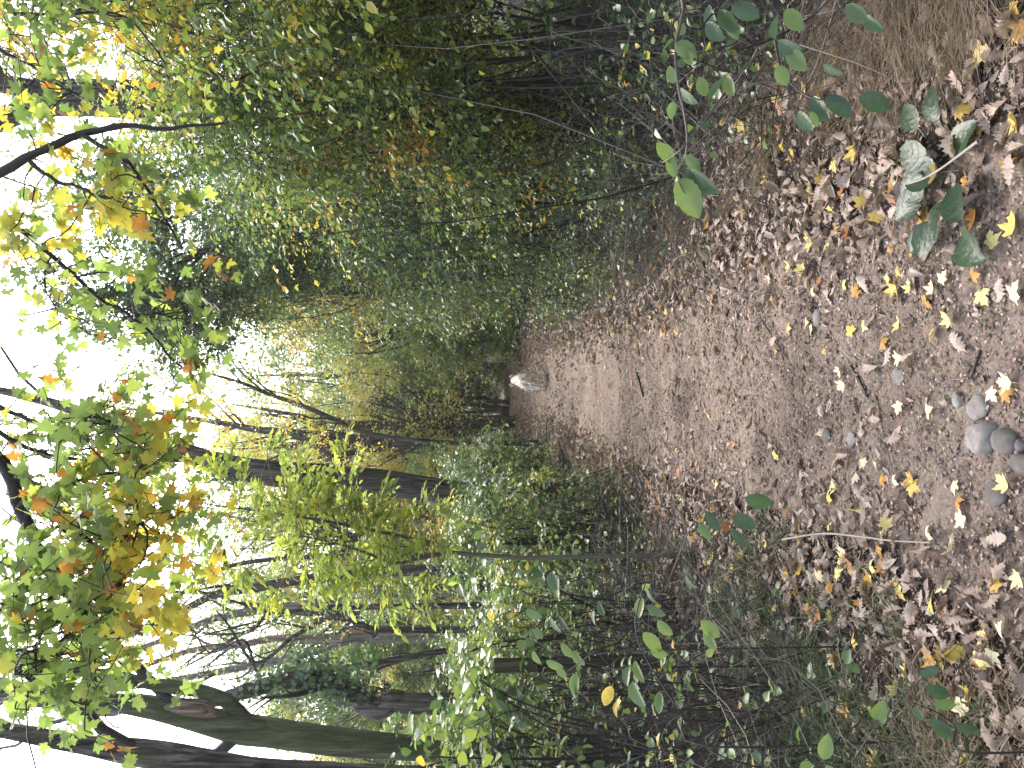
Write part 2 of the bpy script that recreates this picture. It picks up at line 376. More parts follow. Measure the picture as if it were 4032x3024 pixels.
def limbs(rng, pts, radii, n, L, depth, t0=.35, spread=.8, upb=.5):
    """child branches off one polyline -> list of (pts(6,3), r0, r1, depth)"""
    out = []
    P = smooth(pts, 24); RR = np.interp(np.linspace(0, 1, 24), np.linspace(0, 1, len(radii)), radii)
    for i in range(n):
        k = int(rng.uniform(t0, .98) * 23); tan = nrm(P[min(k + 1, 23)] - P[k - 1])
        side = nrm(np.cross(tan, rng.normal(0, 1, 3))); d = nrm(tan * .5 + side * spread + UP * upb)
        l = L * rng.uniform(.5, 1.1); q = bow(P[k], P[k] + d * l, 6, rng, .14, .04)
        r = RR[k] * rng.uniform(.35, .6); out.append((q, r, r * .3, depth))
        if depth > 1: out += limbs(rng, q, [r, r * .4], 3, l * .55, depth - 1, .3, .8, .3)
    return out

def put_limbs(g, lst, sides=6, tint=.2):
    if not lst: return
    P = np.array([a[0] for a in lst]); R = np.array([np.linspace(a[1], a[2], 6) for a in lst]); g.tube(P, R, sides, tint)

def wood_tree(name, label, x, y, h, cr, zlow, K, per, lsize, main, alt=None, frac=.3, seed=0, group=None, bark_m=None, r0=None, spl=.6, nl=8, T=None, clr=.9, lean=(0, 0), squash=.7, stems=1, sig=.06, cat='tree'):
    rng = np.random.default_rng(seed + 500)
    b = np.array([x, y, float(hz(x, y)) - .05]); root = thing(name, label, cat, b, group)
    gk, gt, gl = Geo(), Geo(), Geo(); r0 = r0 or .014 * h + .03
    zc = (zlow + h) / 2
    d = sphere_pts(rng, K); C = b + np.array([lean[0], lean[1], zc]) + d * (rng.uniform(.1, 1, (K, 1)) ** .45) * np.array([cr, cr, (h - zlow) / 2])
    R = clr * rng.uniform(.6, 1.3, K)
    clusters(gt, gl, C, R, per, rng, spl, nl, lsize, T or DIAM, tint_mix(rng, K, main, alt, frac, sig), squash=squash, twigs=False)
    ms = []
    for s in range(stems):
        o = np.array([rng.normal(0, .25), rng.normal(0, .2), 0]) * (stems > 1)
        top = b + o * 3 + np.array([lean[0] + rng.normal(0, .06 * h), lean[1], h * .9])
        mid = b + o * 1.6 + np.array([lean[0] * .4 + rng.normal(0, .03 * h), 0, h * .45])
        pts = smooth([b + o, mid, top], 16); ms.append(pts)
        gk.trunk(pts, [r0, r0 * .75, r0 * .15], 18, 10, .1, seed + s, .25)
    pol = []; rad = []
    for c in C:
        p = ms[rng.integers(len(ms))]; zz = b[2] + max((c[2] - b[2]) * rng.uniform(.45, .8), zlow * .5); k = int(np.argmin(np.abs(p[:, 2] - zz)))
        pol.append(bow(p[k], c, 6, rng, .12, .03)); rad.append(r0 * .28)
    gk.tube(np.array(pol), np.array(rad)[:, None] * np.linspace(1, .25, 6), 5)
    gk.build('trunk', bark_m or BARK, root)
    gl.build('crown', LEAF, root)
    return root

# ------------------------------------------------------------------ bushes to the right of the path
RG = 'bushes forming the hedge right of the path'
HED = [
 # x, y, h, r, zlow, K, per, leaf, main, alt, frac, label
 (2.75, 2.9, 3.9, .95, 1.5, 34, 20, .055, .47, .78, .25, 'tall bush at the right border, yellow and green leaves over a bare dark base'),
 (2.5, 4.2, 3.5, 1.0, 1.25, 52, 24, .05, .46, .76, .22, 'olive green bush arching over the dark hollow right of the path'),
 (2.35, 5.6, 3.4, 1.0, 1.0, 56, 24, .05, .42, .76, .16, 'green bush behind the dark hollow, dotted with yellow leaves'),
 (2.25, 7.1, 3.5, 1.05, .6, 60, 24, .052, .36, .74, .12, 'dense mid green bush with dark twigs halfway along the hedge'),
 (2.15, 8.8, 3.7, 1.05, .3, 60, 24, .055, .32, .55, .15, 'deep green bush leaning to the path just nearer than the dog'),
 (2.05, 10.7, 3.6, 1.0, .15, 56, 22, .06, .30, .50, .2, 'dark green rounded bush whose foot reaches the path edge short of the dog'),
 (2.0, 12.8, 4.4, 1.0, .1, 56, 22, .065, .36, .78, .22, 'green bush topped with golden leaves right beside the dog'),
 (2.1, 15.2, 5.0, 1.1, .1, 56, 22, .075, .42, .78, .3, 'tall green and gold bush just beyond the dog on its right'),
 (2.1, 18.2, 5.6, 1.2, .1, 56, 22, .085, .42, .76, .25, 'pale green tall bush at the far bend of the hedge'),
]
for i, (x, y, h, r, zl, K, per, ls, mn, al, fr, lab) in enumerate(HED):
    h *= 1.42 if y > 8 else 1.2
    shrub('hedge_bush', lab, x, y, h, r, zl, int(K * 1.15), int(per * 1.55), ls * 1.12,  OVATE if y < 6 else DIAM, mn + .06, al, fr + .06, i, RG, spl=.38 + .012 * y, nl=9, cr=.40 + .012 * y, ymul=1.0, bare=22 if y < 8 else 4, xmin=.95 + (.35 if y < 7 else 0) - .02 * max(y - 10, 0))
BK = [(4.4, 4.2, 3.2, 1.3, .5, .30), (4.3, 6.8, 3.6, 1.4, .2, .34), (4.4, 9.8, 4.6, 1.5, .2, .40), (4.6, 13.4, 5.4, 1.6, .2, .46), (6.6, 6.6, 3.8, 1.5, .1, .3), (6.8, 10.5, 5, 1.7, .1, .36)]
BL = ['shaded bush behind the dark hollow at the right border', 'dark bush behind the middle of the right hedge', 'green bush showing over the middle of the right hedge', 'yellowish bush showing over the far part of the right hedge', 'shadowy bush deep behind the right hedge', 'bush deep behind the hedge under the thin grey tree']
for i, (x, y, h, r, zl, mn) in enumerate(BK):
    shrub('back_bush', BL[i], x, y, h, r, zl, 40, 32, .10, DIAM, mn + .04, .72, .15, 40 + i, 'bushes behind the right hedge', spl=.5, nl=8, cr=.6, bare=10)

# ------------------------------------------------------------------ bushes to the left of the path
LG = 'leafy bushes left of the path'
LFT = [
 (-1.75, 9.2, 1.9, .62, .15, 30, 20, .06, .45, .62, .3, 'fresh green bush at the foot of the dark leaning trunk'),
 (-1.45, 11.8, 1.75, .6, .1, 30, 20, .06, .40, .6, .2, 'grey green bush at the left path edge across from the dog'),
 (-1.75, 14.6, 2.2, .7, .1, 32, 20, .07, .47, .7, .2, 'green bush left of the path beyond the dog'),
 (-2.2, 18.5, 3.0, .9, .1, 34, 20, .085, .5, .76, .35, 'yellowish green bush far down the left side of the path'),
 (-2.7, 7.8, 1.7, .7, .3, 26, 18, .055, .48, .66, .3, 'light green bush behind the bright yellow green sapling'),
 (-3.6, 6.9, 1.75, .8, .4, 26, 18, .055, .52, .7, .3, 'yellow green bush between sapling and curved ivy tree'),
 (-4.3, 8.6, 2.2, .9, .3, 28, 18, .06, .46, .62, .25, 'green bush in front of the curved ivy tree'),
 (-3.1, 11, 2.3, .9, .2, 28, 18, .07, .42, .62, .25, 'dull green bush among the thin leaning trunks'),
 (-5.6, 11.5, 2.4, 1.0, .2, 28, 18, .085, .5, .7, .3, 'olive bush behind the ivy tree on the left'),
 (-2.25, 4.7, 1.6, .55, .7, 13, 6, .070, .44, .6, .2, 'loose bush with big bright leaves in front of the big mossy trunk'),
 (-2.75, 5.5, 1.8, .65, .7, 15, 7, .070, .46, .6, .2, 'loose yellow green bush in front of the ivy tree foot'),
 (-1.75, 5.6, 1.5, .5, .6, 13, 7, .065, .44, .6, .2, 'loose bright bush just right of the wooden post'),
 (-1.35, 7.6, 1.5, .5, .2, 20, 14, .06, .44, .66, .25, 'small bush at the foot of the bright sapling'),
 (-5.8, 17, 4.2, 1.2, .1, 36, 24, .10, .48, .7, .3, 'big bush filling the gap behind the bright sapling'),
 (-7.6, 16, 3.6, 1.2, .1, 36, 24, .10, .44, .66, .3, 'big bush behind the crooked black stem'),
 (-9.2, 19, 4.0, 1.4, .1, 36, 24, .11, .56, .76, .4, 'yellowish big bush behind the ivy tree'),
 (-4.0, 16, 4.0, 1.0, .1, 36, 24, .10, .50, .74, .4, 'green and yellow bush behind the dark leaning trunk'),
 (-3.3, 20, 4.6, 1.2, .1, 36, 24, .11, .58, .76, .4, 'golden green bush left of the dark stems at the path end'),
]
for i, (x, y, h, r, zl, K, per, ls, mn, al, fr, lab) in enumerate(LFT):
    shrub('leafy_bush', lab, x, y, h, r, zl, int(K * 1.1), int(per * (1.4 if y > 6 else 1)), ls * 1.1, (HAZEL if y < 6 else OVATE) if y < 9 else DIAM, mn, al, fr, 60 + i, LG, spl=.34, nl=8, cr=.36, bare=14)

FB = [(.9, 27.5, 5.2, 1.3, .56, 'soft green bush closing the path end behind the dog'), (-1.05, 29.6, 4.6, 1.2, .30, 'deep green bush right behind the dark stems'), (2.6, 29, 5.5, 1.3, .52, 'green bush at the far right bend of the path'), (-2.6, 31, 5, 1.4, .52, 'soft green bush left of the dark stems'), (1.45, 22, 3.2, .9, .56, 'low green bush on the far right path edge above the back of the dog')]
for i, (x, y, h, r, mn, lab) in enumerate(FB):
    shrub('far_bush', lab, x, y, h, r, 0, 40, 28, .15, DIAM, mn, .6, .15, 160 + i, 'far bushes at the end of the path', spl=.6, nl=8, cr=.7, stems=4)

# ------------------------------------------------------------------ background trees
BT = [
 # x, y, h, cr, zlow, K, per, leaf, main, alt, frac, label
 (-1.1, 23, 9.0, 1.5, 1.2, 34, 20, .10, .74, .55, .3, 'slender golden tree above the far end of the path'),
 (1.9, 24, 9.6, 1.7, .8, 50, 24, .10, .50, .78, .35, 'green tree with golden sprays right above the dog'),
 (3.6, 21, 8.8, 1.6, .8, 48, 24, .10, .36, .6, .2, 'dark green tree rising over the right hedge against the sky'),
 (0.6, 31, 10.6, 2.0, .5, 55, 24, .13, .46, .74, .25, 'pale green tree closing the view past the dog'),
 (-2.8, 29, 11.5, 2.0, .6, 55, 22, .13, .66, .5, .4, 'yellow tree left of the path end'),
 (-4.8, 24, 10.0, 1.7, .6, 44, 20, .11, .55, .76, .3, 'yellow green tree behind the dark leaning trunk'),
 (-7.2, 27, 10.5, 2.0, .5, 48, 20, .13, .48, .7, .25, 'green tree behind the bright sapling'),
 (-9.6, 26, 8.8, 2.0, .5, 44, 20, .13, .46, .66, .3, 'low green tree behind the thin grey trunks'),
 (-12.0, 28, 7.2, 2.2, .4, 46, 20, .14, .56, .76, .4, 'yellow tinted tree behind the ivy tree'),
 (-14.6, 30, 7.0, 2.4, .4, 48, 20, .15, .6, .78, .4, 'golden tree at the far left between the trunks'),
 (6.0, 16, 6.2, 1.8, .5, 44, 22, .10, .46, .74, .25, 'green tree peeping over the middle of the right hedge'),
 (7.5, 12, 5.8, 1.9, .5, 44, 22, .09, .44, .76, .25, 'leafy tree behind the right hedge beside the big forked trunk'),
 (7.2, 22, 7.5, 2.2, .5, 46, 22, .13, .48, .7, .25, 'green tree far behind the thin grey tree'),
 (3.8, 36, 11, 2.6, .5, 55, 22, .16, .42, .6, .25, 'tall dull green tree far beyond the hedge'),
 (-.8, 40, 13, 2.6, .5, 55, 22, .17, .52, .72, .3, 'hazy tall tree farthest along the path'),
 (-5.5, 38, 13, 2.6, .5, 55, 22, .17, .50, .74, .35, 'tall yellow green tree far left of the path end'),
 (8.5, 34, 10, 2.8, .5, 50, 22, .17, .45, .6, .25, 'wide green tree far behind the right hedge'),
 (11, 26, 8.5, 2.8, .5, 50, 22, .16, .46, .6, .25, 'broad tree far out on the right behind the hedge'),
 (-6.2, 20.5, 8.4, 1.5, .5, 44, 22, .09, .47, .7, .3, 'leafy green tree close behind the bright sapling'),
 (-8.6, 22.5, 8.2, 1.7, .5, 44, 22, .10, .44, .66, .3, 'dull green tree between the thin grey trunks'),
 (-10.8, 23, 6.6, 1.7, .5, 42, 22, .10, .50, .76, .4, 'yellow flecked tree just behind the ivy tree crown'),
 (-3.7, 26, 10.4, 1.5, .6, 48, 22, .11, .62, .48, .4, 'tall yellow green tree right behind the dark leaning trunk'),
 (-1.75, 20.0, 8.6, .9, 3.2, 22, 14, .075, .74, .6, .3, 'airy golden crown in front of the white sky over the path'),
]
for i, (x, y, h, cr, zl, K, per, ls, mn, al, fr, lab) in enumerate(BT):
    wood_tree('background_tree', lab, x, y, h, cr, zl, int(K * 1.15), int(per * 1.75), ls * 1.2, mn, al, fr, i, 'trees in the background wood', spl=.55 + .012 * y, clr=.55 + .012 * y)
# dark many stemmed tree right at the end of the path
wood_tree('multi_stemmed_tree', 'dark tree with several black upright stems at the end of the path', -1.15, 27.5, 5.2, 1.3, 2.4, 34, 30, .13, .18, .4, .2, 77, None, r0=.075, stems=8, spl=.7, clr=.7)
# far wood that reads as one mass
rng = np.random.default_rng(900); g = Geo(); n = 420
C = np.stack([rng.uniform(-34, 34, n), rng.uniform(46, 66, n), rng.uniform(.3, 1, n) ** .9], -1); C[:, 2] *= 9 + 3 * vn(C[:, 0], C[:, 1], .15); R = rng.uniform(1.2, 2.4, n)
clusters(Geo(), g, C, R, 24, rng, 1.3, 8, .36, DIAM, tint_mix(rng, n, .46, .7, .3), twigs=False)
tag(g.build('far_wood', LEAF), 'pale mass of far woodland closing the view behind all the trees', 'woodland', kind='stuff')

# ------------------------------------------------------------------ the named trunks (photo traced, each at its own distance)
def down(pts, d):
    """extend the first traced point to the ground at its distance"""
    p = S(*pts[0], d); q = np.array([p[0], d, float(hz(p[0], d)) - .08])
    return [q] + [S(X, Y, d) for X, Y in pts]
def traced_tree(name, label, stems, d, bark_m, seed, twig=0, twigL=1.2, leaf=None, ivy=None, cat='tree', flare=.25, group=None, extra=None, rings=46, tilt=0.0):
    """stems: list of (points, radii, attach_to_ground)"""
    fac = {3: .85, 5: .62, 6: .62, 7: .58, 8: .6, 9: .55, 10: .6, 12: .52, 13: .55, 14: .86, 15: .55, 16: .6, 17: .92, 18: .7}.get(seed, 1)
    stems = [(p, [r * fac for r in rr], g) for p, rr, g in stems]
    rng = np.random.default_rng(seed)
    first = down(stems[0][0], d) if stems[0][2] else [S(X, Y, d) for X, Y in stems[0][0]]
    root = thing(name, label, cat, first[0] + UP * .06, group)
    gk, gb, gl = Geo(), Geo(), Geo(); lst = []; alls = []
    for k, (pts, rad, gr) in enumerate(stems):
        P = down(pts, d) if gr else [S(X, Y, d) for X, Y in pts]
        P = [p + np.array([0, tilt * (p[2] if k == 0 else p[2]), 0]) * (0 if k == 0 else 1) for p in P]
        rr = ([rad[0] * 1.05] if gr else []) + list(rad)
        gk.trunk(P, rr, rings, 20 if rad[0] > .06 else 12, .08, seed + k, flare if gr else 0)
        alls.append((P, rr))
        if twig: lst += limbs(rng, P, rr, twig, twigL, 2, .45)
    gk.build('trunk', bark_m, root)
    cur = []
    for a in lst + [None]:
        if cur and (a is None or a[3] == 2):
            gq = Geo(); put_limbs(gq, cur, 5); gq.build('branch', TWIG, root); cur = []
        if a is not None: cur.append(a)
    if leaf and lst:
        mn, al, fr, ls, per, T = leaf
        ends = np.array([a[0][-1] for a in lst] + [a[0][3] for a in lst]); K = len(ends)
        clusters(Geo(), gl, ends, np.full(K, .3), per, rng, .35, 7, ls, T, tint_mix(rng, K, mn, al, fr), twigs=False); gl.build('foliage', LEAF, root)
    if ivy:
        gi = Geo(); cs = []; rs = []
        for (X, Y, rpx, n) in ivy:
            cs.append((S(X, Y, d), rpx / FS * d, n))
        for c, r, n in cs:
            dd = sphere_pts(rng, n); pp = c + dd * r * rng.uniform(.5, 1, (n, 1)); zh = nrm(dd + np.array([0, -.4, .5])) + rng.normal(0, .3, (n, 3))
            gi.leaves(OVATE if d < 9 else DIAM, pp, rng.normal(0, .6, (n, 3)) - UP * .6, zh, .05 * rng.uniform(.6, 1.3, n), np.clip(rng.normal(.29, .10, n), 0, .55), 1.4)
        gi.build('ivy', LEAF, root)
    return root
traced_tree('woodland_tree', 'thick dark trunk leaning in at the left border of the photo', [([(1750, 3080), (1300, 3062), (1000, 3042), (620, 2972), (340, 2930), (60, 2880), (-400, 2800), (-1500, 2640)], [.105, .105, .105, .10, .062, .058, .056, .045], True)], 5.8, BARK, 1, twig=3, twigL=2.2)
traced_tree('woodland_tree', 'big mossy trunk with torn bare wood and a forked top on the left', [
    ([(1800, 2955), (1740, 2953), (1370, 2925), (1062, 2884), (926, 2861), (617, 2792), (430, 2765), (100, 2740), (-500, 2690), (-1400, 2650)], [.10, .103, .105, .108, .122, .09, .078, .07, .06, .04], True),
    ([(1090, 2885), (985, 2845), (900, 2765), (800, 2722), (660, 2702), (440, 2662), (100, 2600), (-500, 2520)], [.04, .06, .055, .055, .052, .042, .035, .03], False)], 6.6, BARKM, 2, twig=3, twigL=2.0)
# torn wood patch on it
rngw = np.random.default_rng(4)
b_ = [o for o in COL.objects if o.get('label', '').startswith('big mossy')][0]
gw = Geo(); gw.trunk([S(640, 2785, 6.545), S(720, 2790, 6.53), S(800, 2800, 6.53), S(880, 2825, 6.55)], [.015, .048, .052, .012], 14, 12, .16, 9); gw.build('torn_wood', WOOD, b_)
traced_tree('ivy_tree', 'dark curved trunk wrapped in glossy ivy on the left', [
    ([(1654, 2771), (1555, 2753), (1481, 2790), (1370, 2728), (1278, 2679), (1154, 2673), (1000, 2710), (864, 2753), (760, 2770), (500, 2740)], [.13, .125, .125, .12, .10, .10, .09, .075, .06, .04], True)], 8.2, BARK, 3, twig=2, twigL=1.3,
    ivy=[(1400, 2740, 70, 110), (1330, 2700, 100, 190), (1250, 2670, 120, 240), (1180, 2640, 120, 220), (1230, 2580, 80, 90), (1420, 2600, 80, 110), (1120, 2690, 90, 120), (1300, 2760, 80, 90), (1040, 2690, 80, 90), (960, 2720, 60, 60)])
traced_tree('thin_tree', 'thin dark stem bending toward the ivy tree with twigs', [([(1833, 2555), (1586, 2592), (1432, 2617), (1296, 2642), (1200, 2660)], [.055, .055, .05, .04, .03], True), ([(1586, 2600), (1480, 2640), (1450, 2690), (1440, 2730)], [.025, .02, .015, .01], False)], 8.8, BARK, 5, twig=4, twigL=.8)
traced_tree('thin_tree', 'forked black stem with crooked bare twigs between the grey trunks', [
    ([(1574, 2481), (1432, 2463), (1370, 2438), (1296, 2432), (1234, 2463), (1148, 2512), (1062, 2586), (1000, 2611), (960, 2560), (900, 2460), (850, 2400)], [.06, .055, .05, .05, .045, .04, .035, .03, .025, .02, .012], True),
    ([(1050, 2590), (1010, 2640), (960, 2520), (830, 2570), (760, 2480)], [.03, .028, .022, .016, .008], False),
    ([(1500, 2470), (1470, 2510), (1480, 2480), (1560, 2475)], [.02, .02, .02, .02], False)], 9.4, BARK, 6, twig=7, twigL=1.1, leaf=(.55, .75, .3, .05, 1, DIAM))
traced_tree('thin_tree', 'black curved stem bowing right over behind the bright sapling', [
    ([(1512, 2389), (1309, 2389), (1154, 2407), (1062, 2413), (1000, 2475), (940, 2500), (820, 2575), (700, 2640)], [.065, .06, .055, .05, .045, .04, .03, .012], True),
    ([(1062, 2413), (960, 2380), (800, 2330), (640, 2340)], [.03, .025, .016, .008], False)], 9.8, BARK, 7, twig=7, twigL=1.2, leaf=(.5, .75, .3, .05, 1, DIAM))
GT = 'grey trunks standing back on the left'
traced_tree('grey_trunk_tree', 'straight dark grey trunk behind the bright sapling', [([(1555, 2247), (1370, 2265), (1185, 2284), (1000, 2315), (833, 2346), (617, 2457), (300, 2560), (-100, 2640)], [.15, .145, .14, .13, .115, .09, .07, .05], True)], 14, BARK, 8, twig=7, twigL=1.8, leaf=(.5, .72, .3, .08, 2, DIAM), group=GT)
traced_tree('grey_trunk_tree', 'pale grey slanting trunk next to the black curved stem', [([(1450, 2340), (1300, 2364), (1000, 2407), (830, 2440), (640, 2520), (300, 2640), (-100, 2750)], [.13, .13, .12, .11, .09, .07, .05], True)], 15, BARKG, 9, twig=7, twigL=1.8, leaf=(.5, .74, .3, .08, 1, DIAM), group=GT)
traced_tree('grey_trunk_tree', 'reddish split trunk fading to pale grey above', [([(1463, 2488), (1380, 2505), (1309, 2520), (1100, 2512), (951, 2537), (772, 2556), (617, 2605), (300, 2700)], [.15, .16, .13, .10, .09, .08, .07, .05], True)], 13.5, WOOD, 10, twig=6, twigL=1.5, leaf=(.5, .74, .3, .07, 1, DIAM), group=GT)
traced_tree('grey_trunk_tree', 'mossy grey slanting trunk nearest the ivy tree', [([(1450, 2520), (1309, 2545), (1100, 2600), (1000, 2617), (741, 2667), (400, 2720), (0, 2760)], [.12, .12, .115, .11, .10, .08, .05], True)], 13, BARKG, 12, twig=6, twigL=1.5, leaf=(.5, .74, .3, .07, 1, DIAM), group=GT)
traced_tree('grey_trunk_tree', 'thin twiggy trunk leaning left against the white sky', [([(1350, 2190), (1100, 2200), (900, 2230), (760, 2300), (640, 2400), (560, 2500)], [.09, .085, .08, .06, .05, .03], True)], 16, BARK, 13, twig=8, twigL=1.8, leaf=(.55, .75, .3, .09, 2, DIAM), group=GT)
traced_tree('leaning_tree', 'dark rough trunk leaning right beside the path with hollowed base', [
    ([(2080, 1945), (1900, 1940), (1770, 1935), (1550, 1905), (1276, 1882), (910, 1838), (660, 1755), (400, 1650), (100, 1560), (-300, 1480)], [.17, .16, .17, .195, .205, .165, .12, .09, .06, .04], True)], 10.2, BARK, 14, twig=4, twigL=2.0, ivy=[(900, 1880, 50, 200), (800, 1860, 50, 160), (1000, 1900, 40, 90)], rings=70)
traced_tree('slim_tree', 'slim black slanting stem among the golden leaves above the path', [([(1800, 1745), (1590, 1729), (1542, 1723), (1422, 1699), (1331, 1657), (1205, 1603), (1048, 1548), (930, 1500), (700, 1440)], [.085, .085, .08, .08, .08, .075, .065, .05, .02], True),
    ([(1331, 1657), (1310, 1700), (1315, 1740), (1340, 1765)], [.03, .03, .025, .02], False), ([(1205, 1603), (1150, 1560), (1000, 1530), (880, 1540)], [.03, .025, .02, .01], False)], 15, BARK, 15, twig=6, twigL=1.6, leaf=(.76, .6, .4, .08, 3, DIAM))
traced_tree('slim_tree', 'dark forking trunk rising into yellow leaves against the sky left of the path', [([(1500, 1900), (1200, 1730), (1000, 1690), (840, 1660), (640, 1630), (560, 1618), (470, 1600)], [.14, .13, .12, .10, .07, .05, .03], True), ([(880, 1668), (800, 1610), (690, 1570), (600, 1540)], [.06, .045, .03, .01], False)], 19, BARK, 16, twig=9, twigL=1.8, leaf=(.78, .68, .3, .085, 4, DIAM))
traced_tree('forked_tree', 'heavy dark forked trunk behind the right hedge with ivy on one side', [
    ([(1250, 400), (700, 400), (480, 392), (300, 385), (170, 395), (80, 440), (0, 482), (-300, 600), (-900, 700)], [.26, .225, .20, .195, .17, .12, .10, .09, .06], True),
    ([(300, 385), (200, 370), (90, 345), (0, 330), (-300, 300), (-900, 250)], [.14, .13, .11, .10, .085, .05], False)], 8.6, BARK, 17, twig=3, twigL=2.4, leaf=(.5, .74, .3, .06, 2, DIAM), ivy=[(480, 350, 45, 60), (560, 340, 45, 60), (400, 355, 40, 40), (620, 350, 40, 40)])
traced_tree('grey_trunk_tree', 'thin pale grey tree forking against the sky over the right hedge', [
    ([(1000, 640), (808, 663), (700, 690), (640, 705), (524, 711), (400, 760), (200, 800)], [.12, .10, .09, .085, .06, .04, .02], True), ([(790, 665), (690, 650), (640, 640), (560, 690), (500, 600)], [.05, .04, .03, .02, .01], False)], 14, BARKG, 18, twig=7, twigL=1.6, leaf=(.45, .6, .3, .08, 3, DIAM))
traced_tree('leafy_tree', 'dark green leafy tree standing over the hedge beside the open sky', [
    ([(1100, 900), (900, 950), (760, 1010), (680, 1060), (640, 1130)], [.07, .06, .045, .03, .015], True), ([(850, 960), (780, 870), (700, 850), (640, 880)], [.035, .03, .02, .01], False), ([(900, 950), (800, 1080), (760, 1180)], [.03, .025, .012], False)], 11.5, BARK, 19, twig=8, twigL=1.3, leaf=(.27, .45, .2, .09, 14, DIAM))

c0 = S(790, 1080, 12.5)
wood_tree('leafy_tree', 'dense dark leaved crown between the open sky and the golden hedge top', c0[0] + .3, 12.5, 6.5, .95, 3.9, 34, 30, .085, .24, .42, .25, 88, None, spl=.5, clr=.42, r0=.05, lean=(-.3, 0))
# ------------------------------------------------------------------ bright ash sapling
def ash_leaf(gt, gl, base, d, L, rng, tint):
    d = nrm(d); P = np.array([base + d * L * s - UP * .22 * L * s * s for s in np.linspace(0, 1, 4)])
    gt.tube(P, np.array([.0022, .0018, .0014, .0008]), 3, .6)
    side = nrm(np.cross(d, UP)); pos = []; ld = []
    for s in (.32, .5, .67, .84):
        c = base + d * L * s - UP * .22 * L * s * s
        for sg in (1, -1): pos.append(c); ld.append(d * .6 + side * sg * .85 - UP * .05)
    pos.append(P[-1]); ld.append(d - UP * .4); n = len(pos)
    gl.leaves(LANCE, np.array(pos), np.array(ld) + rng.normal(0, .12, (n, 3)), UP + rng.normal(0, .35, (n, 3)), L * .34 * rng.uniform(.8, 1.15, n), np.clip(tint + rng.normal(0, .03, n), 0, 1), 1.35)
dK = 4.9
st1 = [(1772, 2173), (1741, 2148), (1525, 2099), (1339, 2062), (1154, 2031), (1000, 2009), (850, 1990), (760, 1970)]
st2 = [(1772, 2176), (1648, 2200), (1549, 2216), (1432, 2173), (1309, 2136), (1180, 2110)]
base = down([(1987, 2191)], dK)[0]
root = thing('ash_sapling', 'slender sapling with bright yellow green pinnate leaves left of the leaning dark trunk', 'sapling', base + UP * .05)
gk, gl = Geo(), Geo(); gt = gk
P1 = [base, S(2100, 2196, dK), S(1987, 2191, dK)] + [S(X, Y, dK) for X, Y in st1]; gk.trunk(P1, [.015, .0145, .014, .013, .012, .010, .008, .006, .0045, .003], 50, 10, .03, 3)
P2 = [S(X, Y, dK) for X, Y in st2]; gk.trunk(P2, [.012, .011, .010, .008, .006, .003], 26, 8, .03, 4)
rng = np.random.default_rng(31)
for k, PP in enumerate((smooth(P1[3:], 60), smooth(P2[1:], 30))):
    for i in range(3, len(PP)):
        for _ in range(2 if k == 0 else 3):
            if rng.random() < .82:
                b = PP[i]; d = rng.normal(0, 1, 3); d[1] *= .8; d[2] = abs(d[2]) * .4 - .05
                br = .12 + rng.random() * (.34 if k == 0 else .24); e = b + nrm(d) * br
                gt.tube(bow(b, e, 4, rng, .1), np.array([.003, .0026, .002, .0016]), 4, .45)
                for _ in range(4): ash_leaf(gt, gl, e, d + rng.normal(0, .6, 3), rng.uniform(.12, .19), rng, rng.normal(.63, .03))
gk.build('stem', ramp_mat('sapling_bark', [(0, (.06, .055, .04)), (1, (.12, .105, .075))], .7, noise=.6, nscale=25), root); gl.build('foliage', LEAFM, root)

